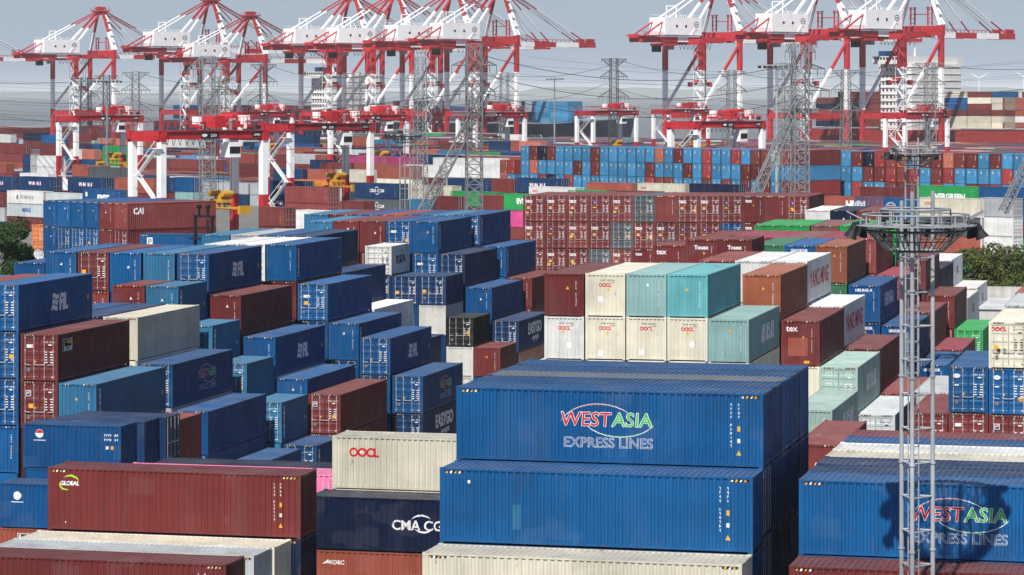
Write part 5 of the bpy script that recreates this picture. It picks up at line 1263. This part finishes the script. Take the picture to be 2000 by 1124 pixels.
def tree(P, H, rad, label, leaf, seed, n=5200):
    rn = random.Random(seed); r = root('broadleaf_tree', P, 0, label, 'tree', 'trees at the yard edge')
    m = MB(); m.tube((0, 0, 0), (0, 0, H * .45), .28, 8, 0, .2); m.tube((0, 0, H * .45), (.2, .1, H * .8), .2, 7, 0, .08); m.build('trunk', [BARK], r)
    cl = []
    for i in range(26):
        a = rn.uniform(0, 2 * math.pi); rr_ = rad * math.sqrt(rn.random()) * .85; z = H * rn.uniform(.32, .93); f = math.sqrt(max(.05, 1 - ((z / H - .55) / .5) ** 2))
        cl.append((Vector((rr_ * f * math.cos(a), rr_ * f * math.sin(a), z)), rad * rn.uniform(.28, .46)))
    for i, (c, cr) in enumerate(cl[:9]): m = MB(); m.tube((0, 0, H * rn.uniform(.25, .5)), c, .09, 5, 0, .03); m.build('limb', [BARK], r)
    m = MB()
    for i in range(n):
        c, cr = rn.choice(cl); v = Vector((rn.gauss(0, 1), rn.gauss(0, 1), rn.gauss(0, 1))).normalized() * cr * rn.uniform(.72, 1.06); v.z *= .8; p = c + v
        nrm = (v.normalized() + Vector((rn.uniform(-.7, .7), rn.uniform(-.7, .7), rn.uniform(-.3, .9)))).normalized(); t = nrm.orthogonal().normalized(); b_ = nrm.cross(t); s = rn.uniform(.09, .2)
        m.add([p - t * s, p + b_ * s * .6, p + t * s * 1.1, p - b_ * s * .6], [(0, 1, 2, 3)])
    m.build('crown', [leaf], r)
def ground_pt(u, d): return Vector(((u - U0) / F * d, d, 0))
tree(ground_pt(6, 268), 17.0, 2.9, 'dark green tree at the left edge above the containers', LEAF, 1, 9000); tree(ground_pt(40, 274), 14.6, 1.9, 'smaller dark tree beside the orange container door', LEAF, 2, 7000); tree(ground_pt(-30, 275), 14.5, 3.2, 'dark tree half cut by the left edge', LEAF, 3, 6000)
for i, (u, d, h_, rad, lb) in enumerate(((1868, 326, 10.6, 2.8, 'olive tree rising behind the lamp basket'), (1915, 322, 10.9, 3.0, 'bushy olive tree left of the pale wall'), (1962, 324, 11.4, 3.1, 'tallest olive tree above the pale wall'), (2008, 322, 10.8, 3.0, 'olive tree at the right edge'), (1893, 312, 8.4, 2.4, 'low olive bush beside the white containers'),
                                      (1940, 309, 8.2, 2.6, 'low olive bush behind the pale wall'), (1988, 309, 8.4, 2.6, 'low olive bush at the right end of the pale wall'))):
    tree(ground_pt(u, d), h_, rad, lb, LEAF2, 20 + i, 7500)
CONC = plain('pale_concrete', (.55, .55, .53), .85, .4, .25)
r = root('flat_roof_building', ground_pt(1990, 300), -TH, 'pale flat-roofed building with stained parapet at right', 'building')
m = MB(); m.box(-5, 9, -10, 2.4, 0, 6.6); m.build('wall', [CONC], r)
m = MB(); m.box(-5.2, 9.2, -10.2, 2.6, 6.6, 6.85); m.build('roof', [plain('pale_roof', (.66, .67, .68), .8, .35)], r)
m = MB(); m.box(-5.2, 9.2, 2.6, 2.95, 0, 8.0); m.build('parapet', [paint('stained_concrete', (.52, .51, .48, 1), rust=.5, dust=0, rough=.9, var=.6)], r)
r = root('container_handler', ground_pt(398, 308), R(-40), 'black mast of a container handler before the red container', 'handler')
BKM = plain('handler_black', (.02, .02, .022), .5, .2)
for x in (-1.25, 1.25): m = MB(); m.beam((x, 0, .6), (x, 0, 15.0), .26, .26); m.build('mast_rail', [BKM], r)
for z in (6, 10.5, 14.9): m = MB(); m.beam((-1.5, .05, z), (1.5, .05, z), .22, .26); m.build('mast_cross', [BKM], r)
for x in (-.7, .6): m = MB(); m.beam((x, 0, 14.9), (x, 0, 15.9), .2, .2); m.tube((x - .2, 0, 15.9), (x + .2, 0, 15.9), .22, 8); m.build('chain_sheave', [BKM], r)
m = MB(); m.beam((-1.7, -.3, 12.6), (1.7, -.3, 12.6), .2, .22); m.beam((-.9, -.3, 12.6), (-.9, -.3, 14.6), .16, .16); m.beam((.9, -.3, 12.6), (.9, -.3, 14.6), .16, .16); m.build('carriage', [BKM], r)
m = MB(); m.box(-1.3, 1.3, .5, 5.6, .9, 2.4); m.box(-1.2, 1.2, 4.2, 5.9, 2.4, 3.0); m.build('chassis', [MACH], r)
m = MB(); m.box(-.8, .8, 1.6, 3.4, 2.4, 4.0); m.build('cab', [BKM], r)
for x in (-1.3, 1.3):
    for y in (.9, 4.9): m = MB(); m.tube((x - .3, y, .75), (x + .3, y, .75), .75, 14); m.build('wheel', [DARK], r)

# ================================================================== haze
m = MB(); m.box(-40000, 40000, -200, 80000, -4.6, 96)
hz = m.build('haze', []); struct(hz, 'stuff')
hm = bpy.data.materials.new('haze'); hm.use_nodes = True; nt = hm.node_tree; nt.nodes.clear()
pv = nd(nt, 'ShaderNodeVolumePrincipled'); pv.inputs['Density'].default_value = .000045; pv.inputs['Color'].default_value = (.93, .98, 1, 1); pv.inputs['Anisotropy'].default_value = -.50
ou = nd(nt, 'ShaderNodeOutputMaterial'); nt.links.new(pv.outputs[0], ou.inputs['Volume']); hz.data.materials.append(hm)
